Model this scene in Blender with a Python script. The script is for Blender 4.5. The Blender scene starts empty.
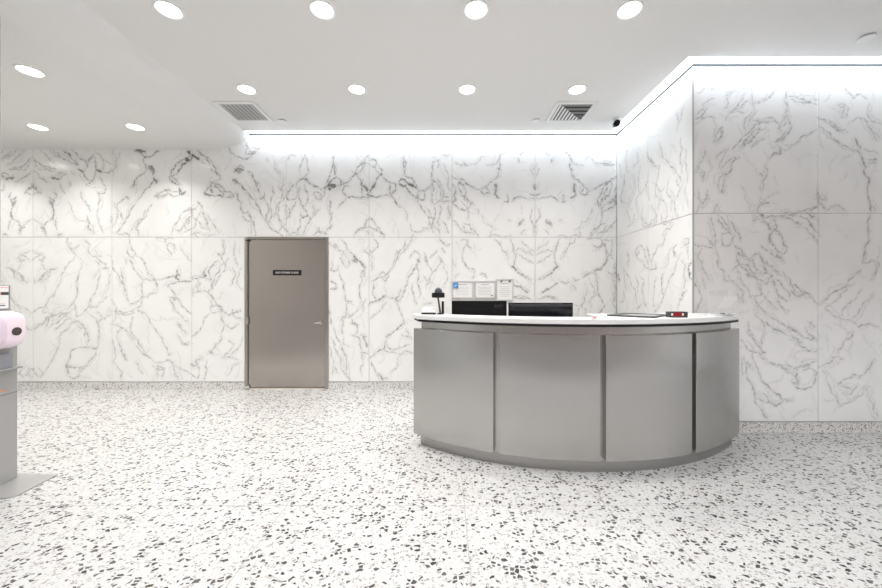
import bpy, bmesh, math, random
import numpy as np
from mathutils import Vector, Matrix

random.seed(7)
SC = bpy.context.scene
COL = SC.collection
PI = math.pi
F_PX, CX, CY, EYE = 355.0, 444.5, 291.5, 1.4      # focal length and vanishing point of the 882x588 frame, eye height

# ---------------------------------------------------------------- materials
def mat(name, color=(.8, .8, .8), rough=.5, metal=0.0, spec=.5, emit=None, estr=0.0, alpha=None, trans=0.0, ior=1.45):
    m = bpy.data.materials.new(name); m.use_nodes = True
    b = m.node_tree.nodes['Principled BSDF']
    b.inputs['Base Color'].default_value = (*color, 1)
    b.inputs['Roughness'].default_value = rough
    b.inputs['Metallic'].default_value = metal
    b.inputs['Specular IOR Level'].default_value = spec
    b.inputs['IOR'].default_value = ior
    if trans: b.inputs['Transmission Weight'].default_value = trans
    if alpha is not None: b.inputs['Alpha'].default_value = alpha
    if emit:
        b.inputs['Emission Color'].default_value = (*emit, 1); b.inputs['Emission Strength'].default_value = estr
    return m

def nd(nt, typ, **kw):
    n = nt.nodes.new(typ)
    for k, v in kw.items(): setattr(n, k, v)
    return n

def mixc(nt, fac, a, b, blend='MIX'):
    n = nt.nodes.new('ShaderNodeMix'); n.data_type = 'RGBA'; n.blend_type = blend
    for sock, val in ((n.inputs[0], fac), (n.inputs[6], a), (n.inputs[7], b)):
        if hasattr(val, 'links'): nt.links.new(val, sock)
        elif isinstance(val, tuple): sock.default_value = (*val, 1)
        else: sock.default_value = val
    return n.outputs[2]

def mth(nt, op, a, b=None, clamp=False):
    n = nt.nodes.new('ShaderNodeMath'); n.operation = op; n.use_clamp = clamp
    for i, v in enumerate((a, b)):
        if v is None: continue
        if hasattr(v, 'links'): nt.links.new(v, n.inputs[i])
        else: n.inputs[i].default_value = v
    return n.outputs[0]

def ramp(nt, fac, stops):
    n = nt.nodes.new('ShaderNodeMapRange'); n.interpolation_type = 'SMOOTHSTEP'
    nt.links.new(fac, n.inputs[0])
    n.inputs[1].default_value, n.inputs[2].default_value, n.inputs[3].default_value, n.inputs[4].default_value = stops
    return n.outputs[0]

def speckle(m, base, scale, amt, col2):
    """fine noise speckle so that no surface is perfectly flat in colour"""
    nt = m.node_tree; b = nt.nodes['Principled BSDF']
    tc = nd(nt, 'ShaderNodeTexCoord'); ns = nd(nt, 'ShaderNodeTexNoise')
    ns.inputs['Scale'].default_value = scale; ns.inputs['Detail'].default_value = 4
    nt.links.new(tc.outputs['Object'], ns.inputs['Vector'])
    f = ramp(nt, ns.outputs['Fac'], (.35, .75, 0, amt))
    nt.links.new(mixc(nt, f, base, col2), b.inputs['Base Color'])
    return m

def marble_material():
    m = mat('white_marble', rough=.16, spec=.42); nt = m.node_tree; b = nt.nodes['Principled BSDF']
    tc = nd(nt, 'ShaderNodeTexCoord'); at = nd(nt, 'ShaderNodeAttribute', attribute_name='vein')
    fine = nd(nt, 'ShaderNodeTexNoise'); fine.inputs['Scale'].default_value = 34; fine.inputs['Detail'].default_value = 6
    nt.links.new(tc.outputs['Object'], fine.inputs['Vector'])
    cloud = nd(nt, 'ShaderNodeTexNoise'); cloud.inputs['Scale'].default_value = 3.2; cloud.inputs['Detail'].default_value = 5
    nt.links.new(tc.outputs['Object'], cloud.inputs['Vector'])
    c1 = mixc(nt, ramp(nt, cloud.outputs['Fac'], (.4, .75, 0, .55)), (.86, .855, .845), (.78, .78, .775))
    # traced figure, broken up by fine noise
    v = mth(nt, 'MULTIPLY', at.outputs['Fac'], ramp(nt, fine.outputs['Fac'], (.30, .58, .62, 1.12)), clamp=True)
    c2 = mixc(nt, mth(nt, 'MULTIPLY', v, 1.0, clamp=True), c1, (.155, .152, .148))
    nt.links.new(c2, b.inputs['Base Color'])
    return m

def chips(nt, vec, scale, keep, edge, seed):
    mp = nd(nt, 'ShaderNodeMapping'); mp.inputs['Location'].default_value = (seed, seed * .7, 0)
    mp.inputs['Scale'].default_value = (scale, scale * 1.25, 1)
    nt.links.new(vec, mp.inputs['Vector'])
    va = nd(nt, 'ShaderNodeTexVoronoi', voronoi_dimensions='2D'); va.inputs['Scale'].default_value = 1
    vb = nd(nt, 'ShaderNodeTexVoronoi', voronoi_dimensions='2D', feature='DISTANCE_TO_EDGE'); vb.inputs['Scale'].default_value = 1
    for v in (va, vb): nt.links.new(mp.outputs[0], v.inputs['Vector']); v.inputs['Randomness'].default_value = 1
    sp = nd(nt, 'ShaderNodeSeparateColor'); nt.links.new(va.outputs['Color'], sp.inputs[0])
    sel = mth(nt, 'LESS_THAN', sp.outputs[0], keep)
    thr = mth(nt, 'ADD', mth(nt, 'MULTIPLY', sp.outputs[1], .16), edge)
    d = mth(nt, 'SUBTRACT', vb.outputs['Distance'], thr)
    msk = ramp(nt, d, (0, .035, 0, 1))
    return mth(nt, 'MULTIPLY', msk, sel), sp.outputs[2]

def terrazzo_material(name, rough=.22, coarse=1.0, joints=True, base=(.575, .57, .56)):
    m = mat(name, rough=rough, spec=.4); nt = m.node_tree; b = nt.nodes['Principled BSDF']
    tc = nd(nt, 'ShaderNodeTexCoord')
    src = tc.outputs['Object']
    if not joints:                                     # vertical strip: use x+y along it and z up
        sx = nd(nt, 'ShaderNodeSeparateXYZ'); nt.links.new(src, sx.inputs[0]); cb = nd(nt, 'ShaderNodeCombineXYZ')
        nt.links.new(mth(nt, 'ADD', sx.outputs[0], sx.outputs[1]), cb.inputs[0]); nt.links.new(sx.outputs[2], cb.inputs[1])
        src = cb.outputs[0]
    ns = nd(nt, 'ShaderNodeTexNoise'); ns.inputs['Scale'].default_value = 45; ns.inputs['Detail'].default_value = 2
    nt.links.new(src, ns.inputs['Vector'])
    va = nd(nt, 'ShaderNodeVectorMath', operation='SUBTRACT'); nt.links.new(ns.outputs['Color'], va.inputs[0]); va.inputs[1].default_value = (.5, .5, .5)
    vs = nd(nt, 'ShaderNodeVectorMath', operation='SCALE'); nt.links.new(va.outputs[0], vs.inputs[0]); vs.inputs['Scale'].default_value = .016
    vv = nd(nt, 'ShaderNodeVectorMath', operation='ADD'); nt.links.new(src, vv.inputs[0]); nt.links.new(vs.outputs[0], vv.inputs[1])
    vec = vv.outputs[0]
    cl = nd(nt, 'ShaderNodeTexNoise'); cl.inputs['Scale'].default_value = 60; cl.inputs['Detail'].default_value = 5; nt.links.new(src, cl.inputs['Vector'])
    c = mixc(nt, ramp(nt, cl.outputs['Fac'], (.4, .7, 0, 1)), base, tuple(x * .93 for x in base))
    k1, r1 = chips(nt, vec, 110 * coarse, .30, .08, 3.1)
    c = mixc(nt, mth(nt, 'MULTIPLY', k1, .5), c, (.40, .37, .34))
    k2, r2 = chips(nt, vec, 62 * coarse, .28, .06, 11.7)
    c = mixc(nt, mth(nt, 'MULTIPLY', k2, .8), c, mixc(nt, r2, (.14, .13, .125), (.42, .38, .35)))
    k3, r3 = chips(nt, vec, 35 * coarse, .245, .085, 23.3)
    c = mixc(nt, mth(nt, 'MULTIPLY', k3, .95), c, mixc(nt, r3, (.018, .016, .015), (.10, .09, .083)))
    if joints:                                         # saw-cut joints every 1.165 m
        sx = nd(nt, 'ShaderNodeSeparateXYZ'); nt.links.new(src, sx.inputs[0])
        ln = None
        for o, off in ((0, .13), (1, 2.32)):
            t = mth(nt, 'DIVIDE', mth(nt, 'SUBTRACT', sx.outputs[o], off), 1.165)
            fr = mth(nt, 'ABSOLUTE', mth(nt, 'SUBTRACT', t, mth(nt, 'ROUND', t)))
            l = ramp(nt, fr, (.0018, .0034, 1, 0))
            ln = l if ln is None else mth(nt, 'MAXIMUM', ln, l)
        c = mixc(nt, mth(nt, 'MULTIPLY', ln, .7), c, (.33, .32, .31))
    nt.links.new(c, b.inputs['Base Color'])
    return m

def steel_material(name, color=(.55, .545, .535), rough=.32, streak=(160, 160, 2), radial=True, aniso=.75, rot=0.0):
    m = mat(name, color, rough, 1.0); nt = m.node_tree; b = nt.nodes['Principled BSDF']
    tc = nd(nt, 'ShaderNodeTexCoord'); mp = nd(nt, 'ShaderNodeMapping'); mp.inputs['Scale'].default_value = streak
    ns = nd(nt, 'ShaderNodeTexNoise'); ns.inputs['Scale'].default_value = 1; ns.inputs['Detail'].default_value = 3
    nt.links.new(tc.outputs['Object'], mp.inputs[0]); nt.links.new(mp.outputs[0], ns.inputs['Vector'])
    nt.links.new(ramp(nt, ns.outputs['Fac'], (.3, .7, rough - .008, rough + .008)), b.inputs['Roughness'])
    nt.links.new(mixc(nt, ramp(nt, ns.outputs['Fac'], (.3, .7, 0, 1)), color, tuple(x * .99 for x in color)), b.inputs['Base Color'])
    b.inputs['Anisotropic'].default_value = aniso
    b.inputs['Anisotropic Rotation'].default_value = rot
    tg = nd(nt, 'ShaderNodeTangent', direction_type='RADIAL', axis='Z'); nt.links.new(tg.outputs[0], b.inputs['Tangent'])
    return m

M = {}
M['marble'] = marble_material()
M['terrazzo'] = terrazzo_material('terrazzo_floor')
M['terrazzo_strip'] = terrazzo_material('terrazzo_skirting', coarse=2.1, joints=False, base=(.78, .77, .755))
M['grout'] = mat('grey_joint', (.42, .42, .42), .8)
M['paint'] = speckle(mat('ceiling_paint', (.80, .795, .785), .75, spec=.2), (.80, .795, .785), 40, .5, (.785, .78, .77))
M['cove_paint'] = speckle(mat('cove_paint', (.88, .88, .88), .8, spec=.1), (.88, .88, .88), 40, .4, (.86, .86, .86))
M['dark_line'] = speckle(mat('shadow_gap_trim', (.07, .07, .073), .9, spec=.0), (.07, .07, .073), 30, .5, (.09, .09, .095))
M['desk_steel'] = steel_material('brushed_desk_steel', (.50, .492, .478), .25)
M['shaded_plinth_steel'] = steel_material('shaded_plinth_steel', (.455, .447, .435), .42)  # desk steel darkened for the shade and floor reflection at the base
M['vent_grey'] = speckle(mat('vent_grey', (.43, .43, .43), .5), (.43, .43, .43), 60, .5, (.47, .47, .47))
M['door_steel'] = steel_material('brushed_door_steel', (.47, .435, .40), .25)
M['frame_steel'] = steel_material('door_frame_steel', (.46, .44, .41), .34)
M['post_steel'] = speckle(mat('painted_grey_steel', (.39, .385, .378), .4, metal=.25), (.39, .385, .378), 90, .5, (.36, .355, .35))
M['recess'] = speckle(mat('blue_grey_recess', (.27, .275, .30), .5), (.27, .275, .30), 60, .5, (.30, .305, .33))
M['chrome'] = steel_material('chrome', (.85, .85, .86), .12, aniso=0)
M['stone'] = speckle(mat('white_solid_surface', (.86, .855, .845), .25), (.86, .855, .845), 120, .4, (.82, .82, .81))
M['black'] = speckle(mat('matt_black', (.008, .008, .009), .5, spec=.25), (.008, .008, .009), 60, .5, (.02, .02, .021))
M['black_gloss'] = speckle(mat('gloss_black', (.008, .008, .012), .12), (.008, .008, .012), 60, .5, (.012, .012, .018))
M['dark_grey'] = speckle(mat('dark_grey_plastic', (.055, .056, .06), .4), (.055, .056, .06), 60, .5, (.075, .076, .08))
M['mid_grey'] = speckle(mat('mid_grey_plastic', (.30, .30, .30), .5), (.30, .30, .30), 60, .5, (.34, .34, .34))
M['pale_grey'] = speckle(mat('pale_grey_plastic', (.62, .62, .63), .4), (.62, .62, .63), 60, .5, (.66, .66, .67))
M['white'] = speckle(mat('white_plastic', (.83, .83, .82), .4), (.83, .83, .82), 60, .5, (.80, .80, .79))
M['paper'] = speckle(mat('paper', (.86, .855, .85), .7), (.86, .855, .85), 50, .4, (.83, .825, .82))
M['ink'] = speckle(mat('grey_print', (.42, .42, .43), .7), (.42, .42, .43), 60, .5, (.5, .5, .5))
M['blue'] = speckle(mat('blue_sticker', (.04, .25, .62), .5), (.04, .25, .62), 60, .4, (.05, .29, .68))
M['pink'] = speckle(mat('pale_pink_plastic', (.83, .70, .77), .35), (.83, .70, .77), 50, .4, (.84, .72, .785))
M['lilac'] = speckle(mat('lilac_plastic', (.70, .58, .67), .35), (.70, .58, .67), 50, .4, (.72, .60, .69))
M['brown'] = speckle(mat('brown_lens', (.06, .045, .04), .3), (.06, .045, .04), 60, .4, (.08, .06, .055))
M['salmon'] = speckle(mat('salmon_print', (.75, .38, .34), .6), (.75, .38, .34), 40, .5, (.8, .45, .40))
M['orange'] = speckle(mat('orange_print', (.75, .25, .06), .6), (.75, .25, .06), 40, .5, (.8, .3, .1))
M['red_plastic'] = speckle(mat('red_plastic', (.55, .03, .03), .4), (.55, .03, .03), 60, .4, (.6, .05, .05))
M['red_led'] = mat('red_led', (.22, .008, .014), .3, emit=(1, .02, .03), estr=.06)
M['letters'] = speckle(mat('white_lettering', (.85, .85, .84), .6), (.85, .85, .84), 60, .3, (.82, .82, .81))
M['sill'] = speckle(mat('under_door_light', (.75, .68, .58), .4), (.75, .68, .58), 60, .4, (.7, .63, .54))  # pale tone stands in for light showing under the door
M['lens'] = mat('lamp_lens', (1, 1, 1), .4, emit=(1, .97, .93), estr=9)
M['led'] = mat('led_tape', (1, 1, 1), .4, emit=(.86, .93, 1), estr=12)
M['pavement'] = speckle(mat('pavement', (.11, .10, .095), .8), (.11, .10, .095), 6, .6, (.08, .075, .07))
M['brick'] = speckle(mat('street_brick', (.12, .088, .072), .8), (.12, .088, .072), 3, .8, (.06, .05, .045))
M['glass'] = mat('acrylic', (.93, .95, .96), .06, alpha=.10)

# ---------------------------------------------------------------- mesh helpers
class MB:
    def __init__(self): self.v, self.f, self.smooth = [], [], []
    def add(self, vs, fs, sm=False):
        o = len(self.v); self.v += [tuple(p) for p in vs]
        for q in fs: self.f.append([i + o for i in q]); self.smooth.append(sm)
        return self
    def box(self, x0, x1, y0, y1, z0, z1):
        vs = [(x, y, z) for z in (z0, z1) for y in (y0, y1) for x in (x0, x1)]
        return self.add(vs, [(0, 2, 3, 1), (4, 5, 7, 6), (0, 1, 5, 4), (2, 6, 7, 3), (0, 4, 6, 2), (1, 3, 7, 5)])
    def prism(self, poly, z0, z1, sm=False):
        """vertical prism over a counter-clockwise polygon"""
        n = len(poly)
        self.add([(x, y, z0) for x, y in poly] + [(x, y, z1) for x, y in poly],
                 [list(range(n))[::-1], list(range(n, 2 * n))])
        o = len(self.v) - 2 * n
        for i in range(n):
            j = (i + 1) % n
            self.f.append([o + i, o + j, o + n + j, o + n + i]); self.smooth.append(sm)
        return self
    def tube(self, a, b, r0, r1=None, n=24, caps=True):
        r1 = r0 if r1 is None else r1
        a, b = Vector(a), Vector(b); d = (b - a).normalized()
        u = d.orthogonal().normalized(); w = d.cross(u)
        vs = []
        for p, r in ((a, r0), (b, r1)):
            for i in range(n):
                t = 2 * PI * i / n; vs.append(p + u * (r * math.cos(t)) + w * (r * math.sin(t)))
        o = len(self.v); self.v += [tuple(q) for q in vs]
        for i in range(n):
            j = (i + 1) % n; self.f.append([o + i, o + j, o + n + j, o + n + i]); self.smooth.append(True)
        if caps:
            self.f.append([o + i for i in range(n)][::-1]); self.smooth.append(False)
            self.f.append([o + n + i for i in range(n)]); self.smooth.append(False)
        return self
    def lathe(self, c, prof, n=40, sm=True):
        """profile of (radius, z) revolved about the vertical through c"""
        o = len(self.v); k = len(prof)
        for i in range(n):
            t = 2 * PI * i / n
            for r, z in prof: self.v.append((c[0] + r * math.cos(t), c[1] + r * math.sin(t), c[2] + z))
        for i in range(n):
            j = (i + 1) % n
            for q in range(k - 1):
                self.f.append([o + i * k + q, o + j * k + q, o + j * k + q + 1, o + i * k + q + 1]); self.smooth.append(sm)
        return self
    def build(self, name, m, parent=None, bevel=0.0, seg=2, loc=None):
        me = bpy.data.meshes.new(name); me.from_pydata(self.v, [], self.f)
        me.polygons.foreach_set('use_smooth', self.smooth)
        bm = bmesh.new(); bm.from_mesh(me); bmesh.ops.remove_doubles(bm, verts=bm.verts, dist=1e-6)
        bmesh.ops.recalc_face_normals(bm, faces=bm.faces); bm.to_mesh(me); bm.free()
        me.set_sharp_from_angle(angle=math.radians(35))
        me.materials.append(m)
        o = bpy.data.objects.new(name, me); COL.objects.link(o)
        if parent:
            o.parent = parent
            o.matrix_parent_inverse = Matrix.Translation(parent.location).inverted()
        if bevel:
            b = o.modifiers.new('bevel', 'BEVEL'); b.width = bevel; b.segments = seg; b.limit_method = 'ANGLE'; b.angle_limit = math.radians(40)
            b.harden_normals = False
        return o

def tag(o, label=None, cat=None, group=None, kind=None):
    for k, v in (('label', label), ('category', cat), ('group', group), ('kind', kind)):
        if v: o[k] = v
    return o
def thing(name, loc, label, cat, group=None):
    o = bpy.data.objects.new(name, None); COL.objects.link(o); o.location = loc; o.empty_display_size = .1
    bpy.context.view_layer.update()
    return tag(o, label, cat, group)
def struct(o): o['kind'] = 'structure'; return o
def box(name, dims, m, parent=None, bevel=0.0): return MB().box(*dims).build(name, m, parent, bevel)
def text(name, s, size, loc, rot, m, parent, depth=.0006, align='CENTER'):
    cu = bpy.data.curves.new(name, 'FONT'); cu.body = s; cu.size = size; cu.align_x = align; cu.align_y = 'CENTER'; cu.extrude = depth
    t = bpy.data.objects.new(name + '_src', cu); COL.objects.link(t)
    bpy.context.view_layer.update()
    me = bpy.data.meshes.new_from_object(t.evaluated_get(bpy.context.evaluated_depsgraph_get()))
    bpy.data.objects.remove(t); bpy.data.curves.remove(cu)
    me.transform(Matrix.Translation(loc) @ Matrix(rot).to_4x4()); me.materials.clear(); me.materials.append(m)
    o = bpy.data.objects.new(name, me); COL.objects.link(o); o.parent = parent
    o.matrix_parent_inverse = Matrix.Translation(parent.location).inverted()
    return o
FACE_CAM = ((1, 0, 0), (0, 0, -1), (0, 1, 0))       # text upright, facing -Y
FACE_RIGHT = ((0, 0, 1), (1, 0, 0), (0, 1, 0))      # text upright, facing +X
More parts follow.
